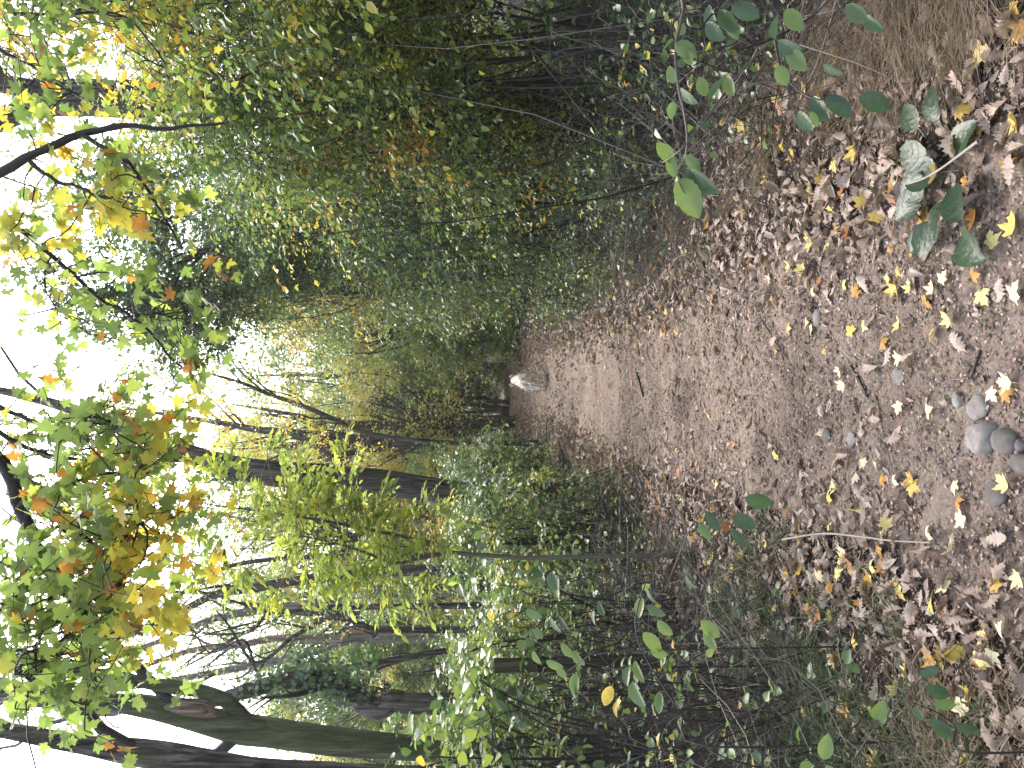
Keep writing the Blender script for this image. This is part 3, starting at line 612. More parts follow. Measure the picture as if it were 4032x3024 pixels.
# ------------------------------------------------------------------ maple boughs hanging in from above
def bough(name, label, lines, d, seed, main, alt, frac, lsize, dens, group, leafjit=.22, fill=None, T=MAPLE, dz=0):
    """lines: (photo points, r0, r1)"""
    rng = np.random.default_rng(seed); p0 = S(*lines[0][0][0], d)
    root = thing(name, label, 'branch', p0, group); gb, gl = Geo(), Geo(); gt = gb; LP = []
    pos = []
    for k, (pts, r0, r1) in enumerate(lines):
        P = smooth([S(X, Y, d + dz * i / len(pts) * (1 if k % 2 else -1)) for i, (X, Y) in enumerate(pts)], 26)
        P = P + np.cumsum(rng.normal(0, .003, P.shape), 0); LP.append(P); gb.tube(P, np.linspace(r0, r1, 26) * (1 + .12 * rng.normal(0, 1, 26) * (np.arange(26) % 3 == 0)), 8, .12)
        for i in range(2, 26):
            for _ in range(dens):
                if rng.random() < .6:
                    dd = rng.normal(0, 1, 3); dd[2] -= .5; e = P[i] + nrm(dd) * rng.uniform(.04, leafjit) - UP * .03
                    gt.tube(bow(P[i], e, 4, rng, .12), np.array([.0024, .002, .0016, .001]), 3, .2); pos.append(e)
    if fill:
        LA = np.vstack(LP)
        for (X, Y, sx, sy, n) in fill:
            # small sprays: a twig with a handful of leaves
            for _ in range(max(2, n // 4)):
                c = S(X + rng.normal(0, sx * 1.15), Y + rng.normal(0, sy * 1.15), d + rng.normal(0, .25)); dd = rng.normal(0, 1, 3); dd[2] -= .35; dd = nrm(dd); l = rng.uniform(.12, .28)
                a = LA[np.argmin(np.linalg.norm(LA - c, axis=1) + rng.random(len(LA)) * .12)]; gt.tube(bow(a, c, 7, rng, .16), np.linspace(.0036, .0022, 7), 4, .15)
                tw = bow(c, c + dd * l, 5, rng, .1); gt.tube(tw, np.array([.0022, .0019, .0016, .0012, .0008]), 3, .2)
                for q in (1, 2, 3, 4, 4):
                    for sg in (1, -1):
                        if rng.random() < .8: pos.append(tw[q] + nrm(rng.normal(0, 1, 3)) * rng.uniform(.02, .05))
    pos = np.array(pos); n = len(pos)
    # leaf tone drifts along the bough
    ph = rng.normal(0, 1, (3, 3)) * 1.6; f = np.sin(pos @ ph).mean(1)
    t = np.where(f > np.quantile(f, 1 - frac), rng.normal(alt, .05, n), rng.normal(main, .06, n))
    if seed == 51:                       # the lower fringe has turned yellow and rust
        qx, qy, _ = project(pos); fr = (qx > 430) & (qy > 1880) & (qy < 2620); u = rng.random(n)
        t = np.where(fr & (u < .55), rng.normal(.775, .045, n), np.where(~fr & (u < .85) & (t > .66), rng.normal(main, .06, n), t))
    t = np.where(rng.random(n) < .05, rng.normal(.93, .03, n), t)
    ld = rng.normal(0, .6, (n, 3)) - UP * .7; zh = rng.normal(0, .55, (n, 3)) + UP * .75 + np.array([0, -.25, 0])
    gl.leaves(T, pos, ld, zh, lsize * rng.uniform(.6, 1.15, n), np.clip(t, 0, 1), rng.uniform(.85, 1.1, n), rng.uniform(.3, 1.8, n))
    gb.build('limb', TWIG, root); gl.build('foliage', LEAFM, root); return root
MB = 'maple boughs hanging in from above'
bough('maple_bough', 'big green maple bough with yellow and rusty leaves over the left half', [
    ([(-260, 1650), (0, 1810), (68, 2000), (123, 2111), (154, 2197), (204, 2265), (296, 2370), (346, 2457), (352, 2555), (346, 2666)], .026, .005),
    ([(-40, 1760), (198, 2018), (247, 2080), (327, 2117), (401, 2197), (451, 2278), (512, 2346)], .014, .004),
    ([(327, 2114), (432, 2102), (512, 2068), (560, 2010)], .007, .003),
    ([(148, 2210), (68, 2327), (0, 2407), (-100, 2460)], .012, .006),
    ([(68, 2000), (150, 1960), (260, 1930), (380, 1870)], .009, .003),
    ([(346, 2457), (250, 2530), (160, 2640), (60, 2720)], .008, .003),
    ([(200, 2260), (180, 2400), (120, 2560), (100, 2700)], .008, .003)], 2.7, 51, .56, .72, .32, .054, 3, MB,
    fill=[(180, 2120, 110, 130, 56), (340, 2030, 130, 110, 56), (280, 2330, 130, 110, 56), (150, 2550, 110, 130, 60), (330, 2600, 120, 110, 44), (540, 2180, 60, 110, 34), (470, 2380, 70, 90, 30), (330, 2800, 90, 60, 22), (80, 2750, 80, 90, 34), (90, 2350, 70, 150, 44), (560, 1960, 60, 70, 26), (460, 2700, 60, 60, 16)])
bough('maple_bough', 'green maple bough with a few yellow leaves left of the open sky', [
    ([(-150, 1500), (0, 1590), (181, 1663), (356, 1717), (470, 1790)], .012, .003),
    ([(-100, 1640), (60, 1740), (180, 1800), (400, 1830), (560, 1800)], .010, .003),
    ([(181, 1663), (330, 1640), (440, 1650)], .005, .002)], 2.9, 52, .54, .70, .22, .052, 3, MB, fill=[(300, 1740, 120, 60, 45), (480, 1780, 100, 60, 36), (160, 1800, 90, 70, 34), (620, 1790, 60, 50, 14), (560, 1860, 80, 50, 18)])
bough('maple_bough', 'long thin maple bough drooping across the open sky from the top edge', [
    ([(-150, 780), (0, 850), (205, 1000), (325, 1108), (410, 1181), (512, 1241), (609, 1325), (681, 1410), (729, 1440)], .011, .003),
    ([(205, 1000), (180, 1110), (230, 1200), (330, 1290)], .004, .002),
    ([(512, 1241), (620, 1230), (690, 1270), (760, 1290)], .004, .002)], 3.1, 53, .51, .64, .25, .054, 2, MB, fill=[(80, 1010, 60, 60, 16), (520, 1140, 60, 50, 14), (620, 1240, 50, 50, 12), (440, 1300, 30, 40, 8), (700, 1400, 50, 40, 9), (60, 1330, 40, 60, 10), (300, 1000, 80, 50, 10)])
bough('maple_bough', 'dark forked bough with clustered yellow maple leaves at upper right', [
    ([(-260, 820), (0, 681), (170, 590), (301, 530), (390, 500), (482, 476), (633, 494), (770, 480), (904, 464)], .020, .005),
    ([(331, 530), (420, 575), (512, 633), (573, 711), (660, 850), (741, 988)], .010, .004),
    ([(108, 627), (181, 693), (271, 735), (362, 784), (482, 808)], .009, .004)], 3.0, 54, .72, .56, .3, .060, 0, MB,
    fill=[(430, 800, 60, 60, 46), (350, 730, 80, 50, 22), (170, 790, 80, 90, 26), (40, 900, 50, 70, 16), (120, 560, 40, 40, 5), (250, 640, 40, 40, 8)])
bough('maple_bough', 'yellow and green maple bough in the top right corner', [
    ([(-200, 130), (0, 200), (120, 260), (230, 330), (330, 400)], .011, .003),
    ([(60, 60), (260, 60), (460, 60), (620, 240), (640, 320)], .007, .003)], 3.4, 55, .5, .76, .45, .050, 1, MB, fill=[(120, 120, 90, 80, 50), (220, 260, 70, 60, 36), (60, 330, 50, 80, 26), (330, 90, 100, 60, 34), (240, 40, 120, 40, 30), (430, 150, 60, 60, 16), (20, 430, 30, 60, 12)])

# ------------------------------------------------------------------ close sprigs with large leaves
def sprig(name, label, stems, leaves, d, seed, tint, lsize=.06, rand=0, group=None, cat='sapling', T=HAZEL, ground=True, r=.005, stint=.35):
    rng = np.random.default_rng(seed); first = S(*stems[0][0], d)
    gx = np.array([first[0], first[1], float(hz(first[0], first[1]))])
    root = thing(name, label, cat, gx if ground else first, group); gb, gl = Geo(), Geo()
    pos, ld, zh, sz, tt = [], [], [], [], []
    for k, pts in enumerate(stems):
        P = [S(X, Y, d + .10 * math.sin(i * 1.3 + k)) for i, (X, Y) in enumerate(pts)]
        if ground and k == 0: P = [gx - UP * .02] + P
        P = smooth(P, 20); gb.tube(P, np.linspace(r * (1 if k == 0 else .7), r * .35, 20), 7, stint)
        if rand:
            for i in range(3, 20):
                for _ in range(rand):
                    dd = rng.normal(0, 1, 3); pos.append(P[i]); ld.append(dd - UP * .2); zh.append(UP + rng.normal(0, .45, 3)); sz.append(lsize * rng.uniform(.5, 1.1)); tt.append(rng.normal(tint, .06))
    for (X, Y, dx, dy, px, t, tilt) in leaves:      # photo base point, direction in the photo, length, tone, how far it faces us
        p = S(X, Y, d); q = S(X + dx, Y + dy, d - .25 * px / FS * d); v = nrm(q - p); pos.append(p); ld.append(v)
        zh.append(UP * (1 - tilt) + np.array([0, -1, .0]) * tilt + rng.normal(0, .12, 3)); sz.append(px / FS * d); tt.append(t)
    n = len(pos); gl.leaves(T, np.array(pos), np.array(ld), np.array(zh), np.array(sz), np.clip(tt, 0, 1), rng.uniform(.66, .92, n), rng.uniform(.6, 1.6, n))
    gb.build('stem', TWIG, root); gl.build('foliage', LEAFN, root); return root
# the big leaf shoot over the right path edge
sprig('hazel_shoot', 'long shoot with large toothed leaves reaching over the right path edge', [
    [(2640, -120), (2690, 20), (2660, 180), (2670, 340), (2695, 450), (2705, 560), (2690, 640), (2640, 720)],
    [(3080, 120), (2920, 280), (2780, 470), (2690, 580), (2610, 640)]],
    [(2675, 700, 70, 150, 175, .50, .75), (2700, 660, 110, 110, 160, .22, .12), (2650, 640, -55, -70, 100, .50, .7), (2660, 700, -40, -110, 90, .48, .55), (2665, 690, 20, 90, 80, .2, .1),
     (2700, 610, 50, 60, 90, .46, .5), (2668, 345, 75, 70, 105, .25, .1), (2650, 400, -10, 70, 75, .5, .6), (2655, 330, -20, -60, 70, .46, .5), (2780, 380, -30, -80, 80, .5, .5), (2790, 400, 50, -90, 110, .3, .15),
     (2860, 300, 20, 80, 85, .5, .5), (2660, 170, 60, 40, 100, .4, .5), (2655, 160, -50, 30, 80, .28, .15), (2690, 190, 30, 60, 80, .48, .6)], 1.75, 61, .45, r=.0042, ground=False, stint=.75)
sprig('hazel_shoot', 'dark green leafy shoot in the right border near the dry grass', [
    [(3300, -60), (3200, 60), (3050, 150), (2900, 200)], [(3050, 150), (3080, 280), (3180, 380), (3330, 400)], [(2870, -20), (2800, 60), (2760, 110)]],
    [(2790, 20, 20, 110, 120, .22, .2), (2780, 90, 60, 70, 100, .24, .25), (2830, 40, 60, 80, 120, .28, .2), (2860, 60, 40, 90, 110, .4, .5), (2880, 20, 90, 40, 120, .2, .15), (3060, 60, -20, 90, 110, .26, .1), (3090, 40, 60, 70, 110, .5, .5),
     (3060, 160, 90, 60, 130, .22, .15), (3100, 190, 60, 80, 120, .45, .5), (3060, 260, 40, 80, 90, .5, .6), (3200, 380, 50, 90, 120, .2, .3), (3250, 380, 80, 60, 130, .10, .7), (3380, 380, 110, 40, 130, .12, .75), (3240, 250, 60, 40, 95, .24, .1), (3140, 440, 60, 90, 100, .25, .2), (3190, 440, 30, 60, 70, .47, .6),
     (3330, 20, 70, 60, 110, .3, .2), (3400, 60, 60, 60, 100, .26, .2)], 1.7, 62, .4, r=.0042, ground=False)
sprig('hazel_shoot', 'leafy shoot with round green leaves leaning over the left path edge', [
    [(2772, 2938), (2679, 2802), (2555, 2611), (2500, 2457), (2549, 2272), (2570, 2160)], [(2620, 2330), (2654, 2235), (2700, 2120), (2760, 1990)], [(2500, 2457), (2430, 2530), (2350, 2560), (2240, 2640)]],
    [(2530, 2490, 60, 60, 100, .5, .85), (2550, 2310, 20, 60, 75, .25, .2), (2545, 2380, 60, 40, 85, .28, .35), (2530, 2350, -20, 70, 80, .5, .6), (2480, 2620, -20, 70, 80, .26, .2), (2500, 2600, 20, 70, 90, .5, .5), (2490, 2680, 30, 100, 110, .42, .5), (2600, 2720, -10, 90, 85, .42, .5),
     (2410, 2700, -30, 70, 80, .82, .6), (2430, 2760, -10, 60, 60, .84, .4), (2760, 2440, 60, 60, 95, .50, .6), (2780, 2480, 30, 80, 85, .48, .55), (2690, 2230, 40, 60, 75, .24, .2), (2700, 2260, 30, 60, 70, .3, .2), (2590, 2440, 40, 50, 80, .52, .55), (2560, 2560, 60, 20, 70, .5, .5),
     (2780, 2010, 40, 70, 90, .14, .7), (2880, 2030, 60, 30, 100, .10, .75), (2880, 2080, 40, 50, 90, .14, .7), (2750, 2060, 30, 40, 80, .4, .75), (2930, 1960, 90, 20, 110, .22, .75)], 2.5, 63, .45, r=.0042)
sprig('hazel_shoot', 'small shoot holding a few round leaves against the brambles on the left', [
    [(2560, 2560), (2330, 2575), (2210, 2590), (2120, 2530), (2070, 2440)], [(2210, 2590), (2150, 2640), (2080, 2690)]],
    [(2170, 2250, 10, 60, 75, .24, .5), (2200, 2270, -10, 75, 90, .46, .5), (2210, 2530, 30, 40, 75, .5, .6), (2150, 2600, 40, 20, 70, .5, .5), (2190, 2620, 30, 40, 60, .5, .6), (2270, 2650, -10, 60, 80, .48, .6), (2265, 2690, -10, 60, 60, .22, .2), (2360, 2370, 10, 50, 55, .28, .6), (2200, 2420, 30, 60, 70, .16, .4), (2170, 2430, 30, 60, 70, .44, .5), (2340, 2400, -5, 60, 60, .25, .1), (2070, 2400, 50, 30, 70, .4, .5), (2085, 2480, 40, 20, 60, .3, .3),
     (2100, 2560, 20, 50, 60, .55, .5), (2260, 2560, 30, 60, 70, .5, .5)], 2.9, 64, .45, r=.0036)
sprig('hazel_shoot', 'low seedling with upright yellow green leaves in the lower left corner', [[(3330, 3060), (3260, 2960), (3240, 2900)], [(3480, 2960), (3440, 2870), (3420, 2830)]],
    [(3240, 2990, 20, -90, 110, .52, .75), (3250, 3010, 30, 30, 60, .5, .6), (3440, 2830, 20, -30, 95, .47, .7), (3470, 2850, 10, -60, 70, .45, .6), (3200, 3010, -50, 10, 70, .3, .3)], 1.9, 65, .5, r=.003)
sprig('hazel_shoot', 'dark round leaved seedling at the left end of the leafy path edge', [[(3800, 2960), (3760, 2860), (3680, 2800), (3600, 2770)]],
    [(3660, 2830, 70, 60, 110, .14, .75), (3760, 2850, 60, 20, 90, .12, .7), (3640, 2700, 70, 30, 100, .10, .7), (3620, 2660, 50, -20, 80, .14, .6), (3670, 2770, 90, 5, 90, .35, .5), (3600, 2780, 20, 40, 60, .26, .4)], 1.75, 66, .3, r=.003, stint=.2)

# broad leaved dock at the right path edge
p = G(3760, 700); root = thing('dock_plant', 'low clump of broad blue green leaves on the litter at right', 'plant', p); gl = Geo(); rng = np.random.default_rng(70)
DK = grid_leaf([-.5, -.1, 0, .1, .28, .5, .72, .9, 1], [.012, .018, .05, .26, .36, .36, .28, .13, .01], .1, .1, .012)
spec = [(0, .06, 95, .13), (-.07, -.02, 165, .12), (.06, .05, 60, .14), (.15, -.05, 10, .11), (.17, .07, 30, .10), (-.02, .1, 120, .13), (-.12, .05, 150, .12), (.05, -.07, 300, .12), (-.05, -.06, 215, .13), (.02, .02, 80, .15), (-.19, -.06, 235, .15), (-.14, .10, 130, .09)]
n = len(spec); pos = np.array([[p[0] + a, p[1] + b, 0] for a, b, _, _ in spec]); pos[:, 2] = hz(pos[:, 0], pos[:, 1]) + .035 + .03 * rng.random(n)
ang = np.radians([s[2] for s in spec]); gl.leaves(DK, pos, np.stack([np.cos(ang), np.sin(ang), np.full(n, .25)], -1), UP + rng.normal(0, .25, (n, 3)) + np.array([0, -.15, 0]), np.array([s[3] for s in spec]), np.clip(rng.normal(.13, .04, n), 0, 1), 1.0, rng.uniform(.8, 2, n))
gl.build('foliage', LEAFN, root)

# ------------------------------------------------------------------ brambles: arching canes
def bramble(label, x, y, spread, n, h, seed, tint=.42, lsize=.05, group='brambles left of the path', leafp=.7, stint=.35):
    rng = np.random.default_rng(seed + 300); b = np.array([x, y, float(hz(x, y))]); root = thing('bramble', label, 'bramble', b, group)
    gb, gl = Geo(), Geo(); pos, ld, sz, tt = [], [], [], []
    for i in range(n):
        a = rng.uniform(0, 2 * math.pi); r = spread * rng.uniform(.4, 1); a0 = b + np.array([rng.normal(0, .08), rng.normal(0, .08), 0])
        e = a0 + np.array([math.cos(a) * r, math.sin(a) * r, rng.uniform(-.1, .35) * h]); e[2] = max(e[2], float(hz(e[0], e[1])) + .02)
        m = (a0 * .55 + e * .45); m[2] = b[2] + h * rng.uniform(.6, 1.1)
        P = smooth([a0, m, e], 12); gb.tube(P, np.linspace(.0048, .0018, 12), 5, np.clip(rng.normal(stint, .2), 0, 1))
        for k in range(3, 12):
            if rng.random() < leafp:
                dd = rng.normal(0, 1, 3); dd[2] = abs(dd[2]) * .3; dd = nrm(dd); t = rng.normal(tint, .07) if rng.random() > .08 else .8; pe = P[k] + dd * .04
                gb.tube(bow(P[k], pe, 3, rng, .05), np.array([.0016, .0013, .001]), 3, .4)
                s = nrm(np.cross(dd, UP))
                for v in (dd, dd * .3 + s, dd * .3 - s): pos.append(pe); ld.append(v + rng.normal(0, .15, 3) - UP * .15); sz.append(lsize * rng.uniform(.55, 1.1)); tt.append(t + rng.normal(0, .03))
    nn = len(pos); gl.leaves(HAZEL if y < 4 else OVATE, np.array(pos), np.array(ld), UP + rng.normal(0, .35, (nn, 3)), np.array(sz), np.clip(tt, 0, 1), 1.0)
    gb.build('canes', TWIG, root); gl.build('foliage', LEAFN, root)
bramble('bramble tangle in the left border below the big mossy trunk', -2.1, 3.9, .9, 22, .95, 1, .45)
bramble('arching bramble canes behind the leaning leafy shoot', -1.45, 3.5, .6, 14, .75, 2, .42, leafp=.45)
bramble('bramble at the left border near the grass', -1.55, 2.7, .6, 14, .6, 3, .40, leafp=.5)
bramble('bramble canes around the wooden post', -2.2, 5.6, .9, 20, 1.0, 4, .5)
bramble('bramble in front of the bright sapling stem', -1.45, 5.0, .65, 16, .8, 5, .45, leafp=.5)
bramble('bramble spilling toward the leafy left path edge', -1.25, 6.8, .6, 16, .8, 6, .47)
bramble('bramble behind the wooden post by the ivy tree', -3.2, 5.2, .9, 20, 1.1, 7, .5)
BR = 'brambles right of the path'
bramble('sparse bramble in the dark hollow of the right hedge', 1.9, 4.1, .8, 16, 1.0, 8, .3, .045, BR, .35, .5)
bramble('bramble with pale canes at the right border', 1.65, 2.9, .6, 14, .9, 9, .3, .045, BR, .4, .6)
bramble('low bramble at the foot of the hedge beyond the dark hollow', 1.45, 5.6, .6, 18, .6, 10, .33, .045, BR, .6, .4)
bramble('bramble trailing onto the right path edge halfway to the dog', 1.25, 7.6, .55, 18, .55, 11, .34, .045, BR, .8, .4)
bramble('green bramble low on the right path edge nearer than the dog', 1.15, 9.8, .5, 18, .6, 12, .36, .05, BR, .9, .4)

# ------------------------------------------------------------------ undergrowth: dead stems, ivy leaves (uncountable)
def thicket(name, label, cx, cy, sx, sy, n, hmax, seed, leaf_n, tint, lsize, dens=None):
    rng = np.random.default_rng(seed); g = Geo()
    x = rng.uniform(cx - sx, cx + sx, n); y = rng.uniform(cy - sy, cy + sy, n)
    k = np.abs(x - path_c(y)) > path_w(y) + .28 + .3 * rng.random(n); x, y = x[k], y[k]; n = len(x)
    L = rng.uniform(.15, 1, n) ** 1.4 * hmax; d = rng.normal(0, 1, (n, 3)); d[:, 2] = np.abs(d[:, 2]) * 1.1; d = nrm(d)
    b = np.stack([x, y, hz(x, y) + rng.random(n) ** 2 * hmax * .5], -1); t = np.linspace(0, 1, 5)[None, :, None]
    off = rng.normal(0, .15, (n, 1, 3)) * L[:, None, None]
    P = b[:, None] + d[:, None] * L[:, None, None] * t + off * 4 * t * (1 - t) - UP * .25 * L[:, None, None] * t * t
    g.tube(P, (rng.uniform(.0008, .0030, n))[:, None] * np.linspace(1, .4, 5), 3, np.clip(rng.normal(.5, .3, n), 0, 1))
    tag(g.build(name, TWIG), label, 'undergrowth', kind='stuff')
    if leaf_n:
        g = Geo(); x = rng.uniform(cx - sx, cx + sx, leaf_n); y = rng.uniform(cy - sy, cy + sy, leaf_n)
        k = (np.abs(x - path_c(y)) > path_w(y) + (.3 if cy < 6 else .12) + .4 * rng.random(leaf_n)) & (vn(x, y, 1.6, 8) + vn(x, y, 5, 2) * .6 > -.12); x, y = x[k], y[k]; m = len(x)
        pos = np.stack([x, y, hz(x, y) + .02 + rng.random(m) ** 1.6 * hmax * .7], -1)
        tt = np.clip(rng.normal(tint, .09, m), 0, 1); tt = np.where(rng.random(m) < .06, .78, tt)
        g.leaves(OVATE, pos, rng.normal(0, 1, (m, 3)) * np.array([1, 1, .4]), UP + rng.normal(0, .5, (m, 3)), lsize * rng.uniform(.5, 1.25, m), tt, 1.25)
        tag(g.build('ground_ivy', LEAF), label.replace('dead stems and twigs', 'small leaves growing'), 'ground cover', kind='stuff')
thicket('undergrowth', 'tangle of dead stems and twigs left of the path', -2.6, 4.9, 1.9, 2.6, 7000, .85, 1, 5200, .45, .042)
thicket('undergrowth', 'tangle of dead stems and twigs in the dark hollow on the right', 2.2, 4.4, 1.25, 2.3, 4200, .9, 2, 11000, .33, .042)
thicket('undergrowth', 'tangle of dead stems and twigs along the far right path edge', 1.8, 9.6, .95, 4.2, 1500, .6, 3, 13000, .42, .045)
thicket('undergrowth', 'tangle of dead stems and twigs along the far left path edge', -1.9, 9.8, 1.2, 3.8, 1500, .5, 4, 8500, .45, .045)
thicket('undergrowth', 'tangle of dead stems and twigs under the woodland on the left', -5.6, 9, 3.2, 5, 1300, 1.0, 5, 5200, .47, .06)
thicket('undergrowth', 'tangle of dead stems and twigs under the far trees', 0, 24, 9, 9, 900, 1.0, 6, 9000, .42, .09)

# grass
def grass(name, label, blobs, seed, tm, ts, Lm, wide=.0022):
    rng = np.random.default_rng(seed); g = Geo()
    for (cx, cy, sx, sy, n, lean) in blobs:
        tuft = rng.normal(0, 1, (max(n // 35, 1), 2)) * np.array([sx, sy]) + np.array([cx, cy]); c = tuft[rng.integers(len(tuft), size=n)] + rng.normal(0, .03, (n, 2))
        k = np.abs(c[:, 0] - path_c(c[:, 1])) > path_w(c[:, 1]) + .02; c = c[k]; m = len(c); L = Lm * rng.uniform(.4, 1.3, m)
        d = rng.normal(0, .55, (m, 3)); d[:, 2] = 1; d[:, 0] += lean; d = nrm(d); t = np.linspace(0, 1, 5)
        b = np.stack([c[:, 0], c[:, 1], hz(c[:, 0], c[:, 1]) - .01], -1); dr = rng.uniform(.35, 1.0, m)
        P = b[:, None] + d[:, None] * (L[:, None] * t)[..., None] - UP * (dr[:, None] * L[:, None] * t ** 2)[..., None] + np.array([1., 0, 0]) * (lean * .5 * L[:, None] * t ** 2)[..., None]
        sd = nrm(np.cross(d, rng.normal(0, 1, (m, 3)))); w = wide * rng.uniform(.6, 1.4, m)[:, None] * np.array([1, .95, .8, .5, .08])
        V = np.stack([P - sd[:, None] * w[..., None], P + sd[:, None] * w[..., None]], 2); idx = np.arange(m * 10).reshape(m, 5, 2)
        q = np.stack([idx[:, :-1, 0], idx[:, :-1, 1], idx[:, 1:, 1], idx[:, 1:, 0]], -1)
        g.add(V, q, np.full(m * 4, 4), np.repeat(np.clip(rng.normal(tm, ts, m), 0, 1), 4))
    tag(g.build(name, GRASS), label, 'grass', kind='stuff')
grass('green_grass', 'tufts of green grass along the lower left path edge', [(-1.35, 3.0, .25, .4, 3400, .2), (-1.15, 3.7, .2, .4, 1600, .2), (-1.25, 2.3, .2, .25, 1500, .2), (-1.7, 3.2, .3, .5, 1800, .1)], 1, .40, .16, .20, .0028)
grass('dry_grass', 'drooping dry brown grass along the lower right border', [(1.22, 2.25, .15, .22, 2300, -.7), (1.3, 2.8, .16, .25, 1100, -.6), (1.1, 3.5, .14, .35, 600, -.3), (1.1, 4.6, .16, .6, 600, -.2), (-1.15, 2.1, .2, .2, 900, .4)], 2, .86, .12, .24, .0014)
grass('verge_grass', 'thin grass blades along both edges of the path farther on', [(1.05, 7, .2, 1.4, 1800, -.2), (-1.05, 6.5, .18, 1.4, 1400, .2), (1.0, 10.5, .2, 1.6, 1200, -.2), (-1.0, 11, .2, 1.8, 1000, .2)], 3, .45, .2, .16)

# ------------------------------------------------------------------ posts, stones, sticks
def post(label, X, Ytop, d, w, seed):
    top = S(X, Ytop, d); b = np.array([top[0], d, float(hz(top[0], d)) - .1]); root = thing('wooden_post', label, 'post', b + UP * .1)
    g = Geo(); g.trunk([b, b * .5 + top * .5, top], [w * .52, w * .5, w * .48], 12, 16, .05, seed)
    g.build('shaft', POST, root); return root
post('round weathered wooden post standing in the brambles on the left', 1945, 2620, 5.3, .10, 1)
post('small dark wooden post behind the sapling stem', 1968, 2133, 7.4, .075, 2)
def stone(label, X, Y, w, h, ht, seed, tone=None, rot=0):
    p = G(X, Y); d = p[1]; me = bpy.data.meshes.new('stone'); import bmesh
    bm = bmesh.new(); bmesh.ops.create_icosphere(bm, subdivisions=4, radius=1); r = np.random.default_rng(seed); fx = r.normal(0, 1, (9, 3)); fp = r.uniform(-.2, .25, 9)
    for v in bm.verts:
        n = np.array(v.co); k = 1 + .10 * sum(math.sin(n @ fx[i] * 2 + i) for i in range(5)) / 2
        if seed % 2:                                       # cut flat facets
            for i in range(5, 9):
                dd = n @ nrm(fx[i]); lim = .62 + fp[i] * .4
                if dd * k > lim: k = min(k, lim / dd)
        k += .03 * float(vn(n[0] * 6 + seed, n[1] * 6 + n[2] * 4, 1))
        v.co = (n[0] * w / 2 * k, n[1] * h / 2 * k, n[2] * ht / 2 * k)
    for f in bm.faces: f.smooth = True
    bm.to_mesh(me); bm.free(); me.materials.append(STONE if tone is None else tone); o = bpy.data.objects.new('stone', me); COL.objects.link(o)
    o.location = (p[0], p[1], p[2] + ht * .12); o.rotation_euler = (0, 0, rot); tag(o, label, 'stone', 'stones on the path')
DST = ground_mat('stone_dark', [(.35, (.08, .072, .064)), (.5, (.135, .122, .11)), (.65, (.2, .18, .165))], 26, .25, .1)
stone('largest angular grey rock half buried in the near path', 3850, 1720, .10, .125, .09, 3, None, .4)
stone('smooth dark egg shaped cobble next to the largest rock', 3940, 1735, .075, .085, .06, 4, DST, .3)
stone('flat pale flake of rock beside the largest angular rock', 3825, 1605, .075, .09, .035, 5, None, 0)
stone('small pale pebble just beyond the flat pale flake', 3745, 1575, .05, .05, .035, 7, None, .5)
stone('small round pebble touching the egg shaped cobble', 3995, 1755, .035, .04, .03, 8, DST)
stone('half buried brown stone near the bottom left of the path', 3900, 1945, .07, .09, .03, 10, DST)
stone('smooth flat stone near the mossy scrap by the right litter', 3200, 1250, .07, .07, .03, 12, None)
stone('oval stone by the curled dark brown oak leaf', 3330, 1730, .05, .07, .025, 14, None)
stone('grey stone on the bare middle of the path', 3500, 1480, .06, .075, .03, 9, None)
stone('stone under the pink oak leaves at the left of the bare path', 3225, 1715, .06, .08, .03, 16, DST)
stone('lengthwise stone at the bottom border of the path', 4010, 1830, .06, .12, .04, 18, DST)
def stick(label, pts, r, t, seed, lift=.008, name='stick'):
    P = smooth([G(X, Y) + UP * (lift + (l if l else 0)) for X, Y, l in pts], 16); g = Geo(); rr = np.random.default_rng(seed)
    g.tube(P, np.linspace(r, r * .6, 16) * (1 + .15 * rr.normal(0, 1, 16)), 7, t); tag(g.build(name, TWIG, None, P[0]), label, 'stick', 'sticks on the path')
stick('long pale curved stick lying along the left leafy edge', [(3130, 2123, .045), (3300, 2100, .05), (3450, 2112, .045), (3560, 2128, .035), (3690, 2136, .02)], .0045, .95, 1)
stick('thick short dark twig touching a pale twig on the near path', [(3825, 1380, 0), (3800, 1490, .005)], .006, .15, 2)
stick('thin pale twig meeting the thick dark twig', [(3700, 1497, 0), (3790, 1487, .004)], .0035, .8, 3)
stick('dark forked root piece on the middle of the path', [(3320, 1440, 0), (3350, 1500, 0), (3380, 1560, 0)], .007, .1, 4)
stick('long thin dark twig crossing from the litter onto the path', [(3000, 1250, .02), (3040, 1340, .01), (3080, 1420, 0)], .004, .2, 5)
stick('thin twig rising over the litter on the right', [(2760, 1060, .1), (2950, 1150, .06), (3110, 1160, .03), (3220, 1210, 0)], .003, .5, 6)
stick('long straight pale cane lying across the leafy plant at right', [(4032, 560, .12), (3800, 690, .10), (3610, 735, .05)], .0042, .95, 7)
stick('short dark stick on the far middle of the path', [(2470, 1650, 0), (2520, 1610, .01)], .006, .2, 8)
stick('broken branch lying across the middle distance of the path', [(2490, 1455, 0), (2520, 1560, .01)], .012, .3, 9)
stick('long hair thin twig between pink and pale leaves on the near path', [(3420, 1560, .004), (3460, 1700, .004), (3520, 1880, .004)], .002, .3, 10)
stick('arched pale twig springing from the litter at the right path edge', [(2620, 1120, 0), (2790, 1010, .14), (2880, 1060, .12), (3010, 1230, .02)], .0035, .75, 11)

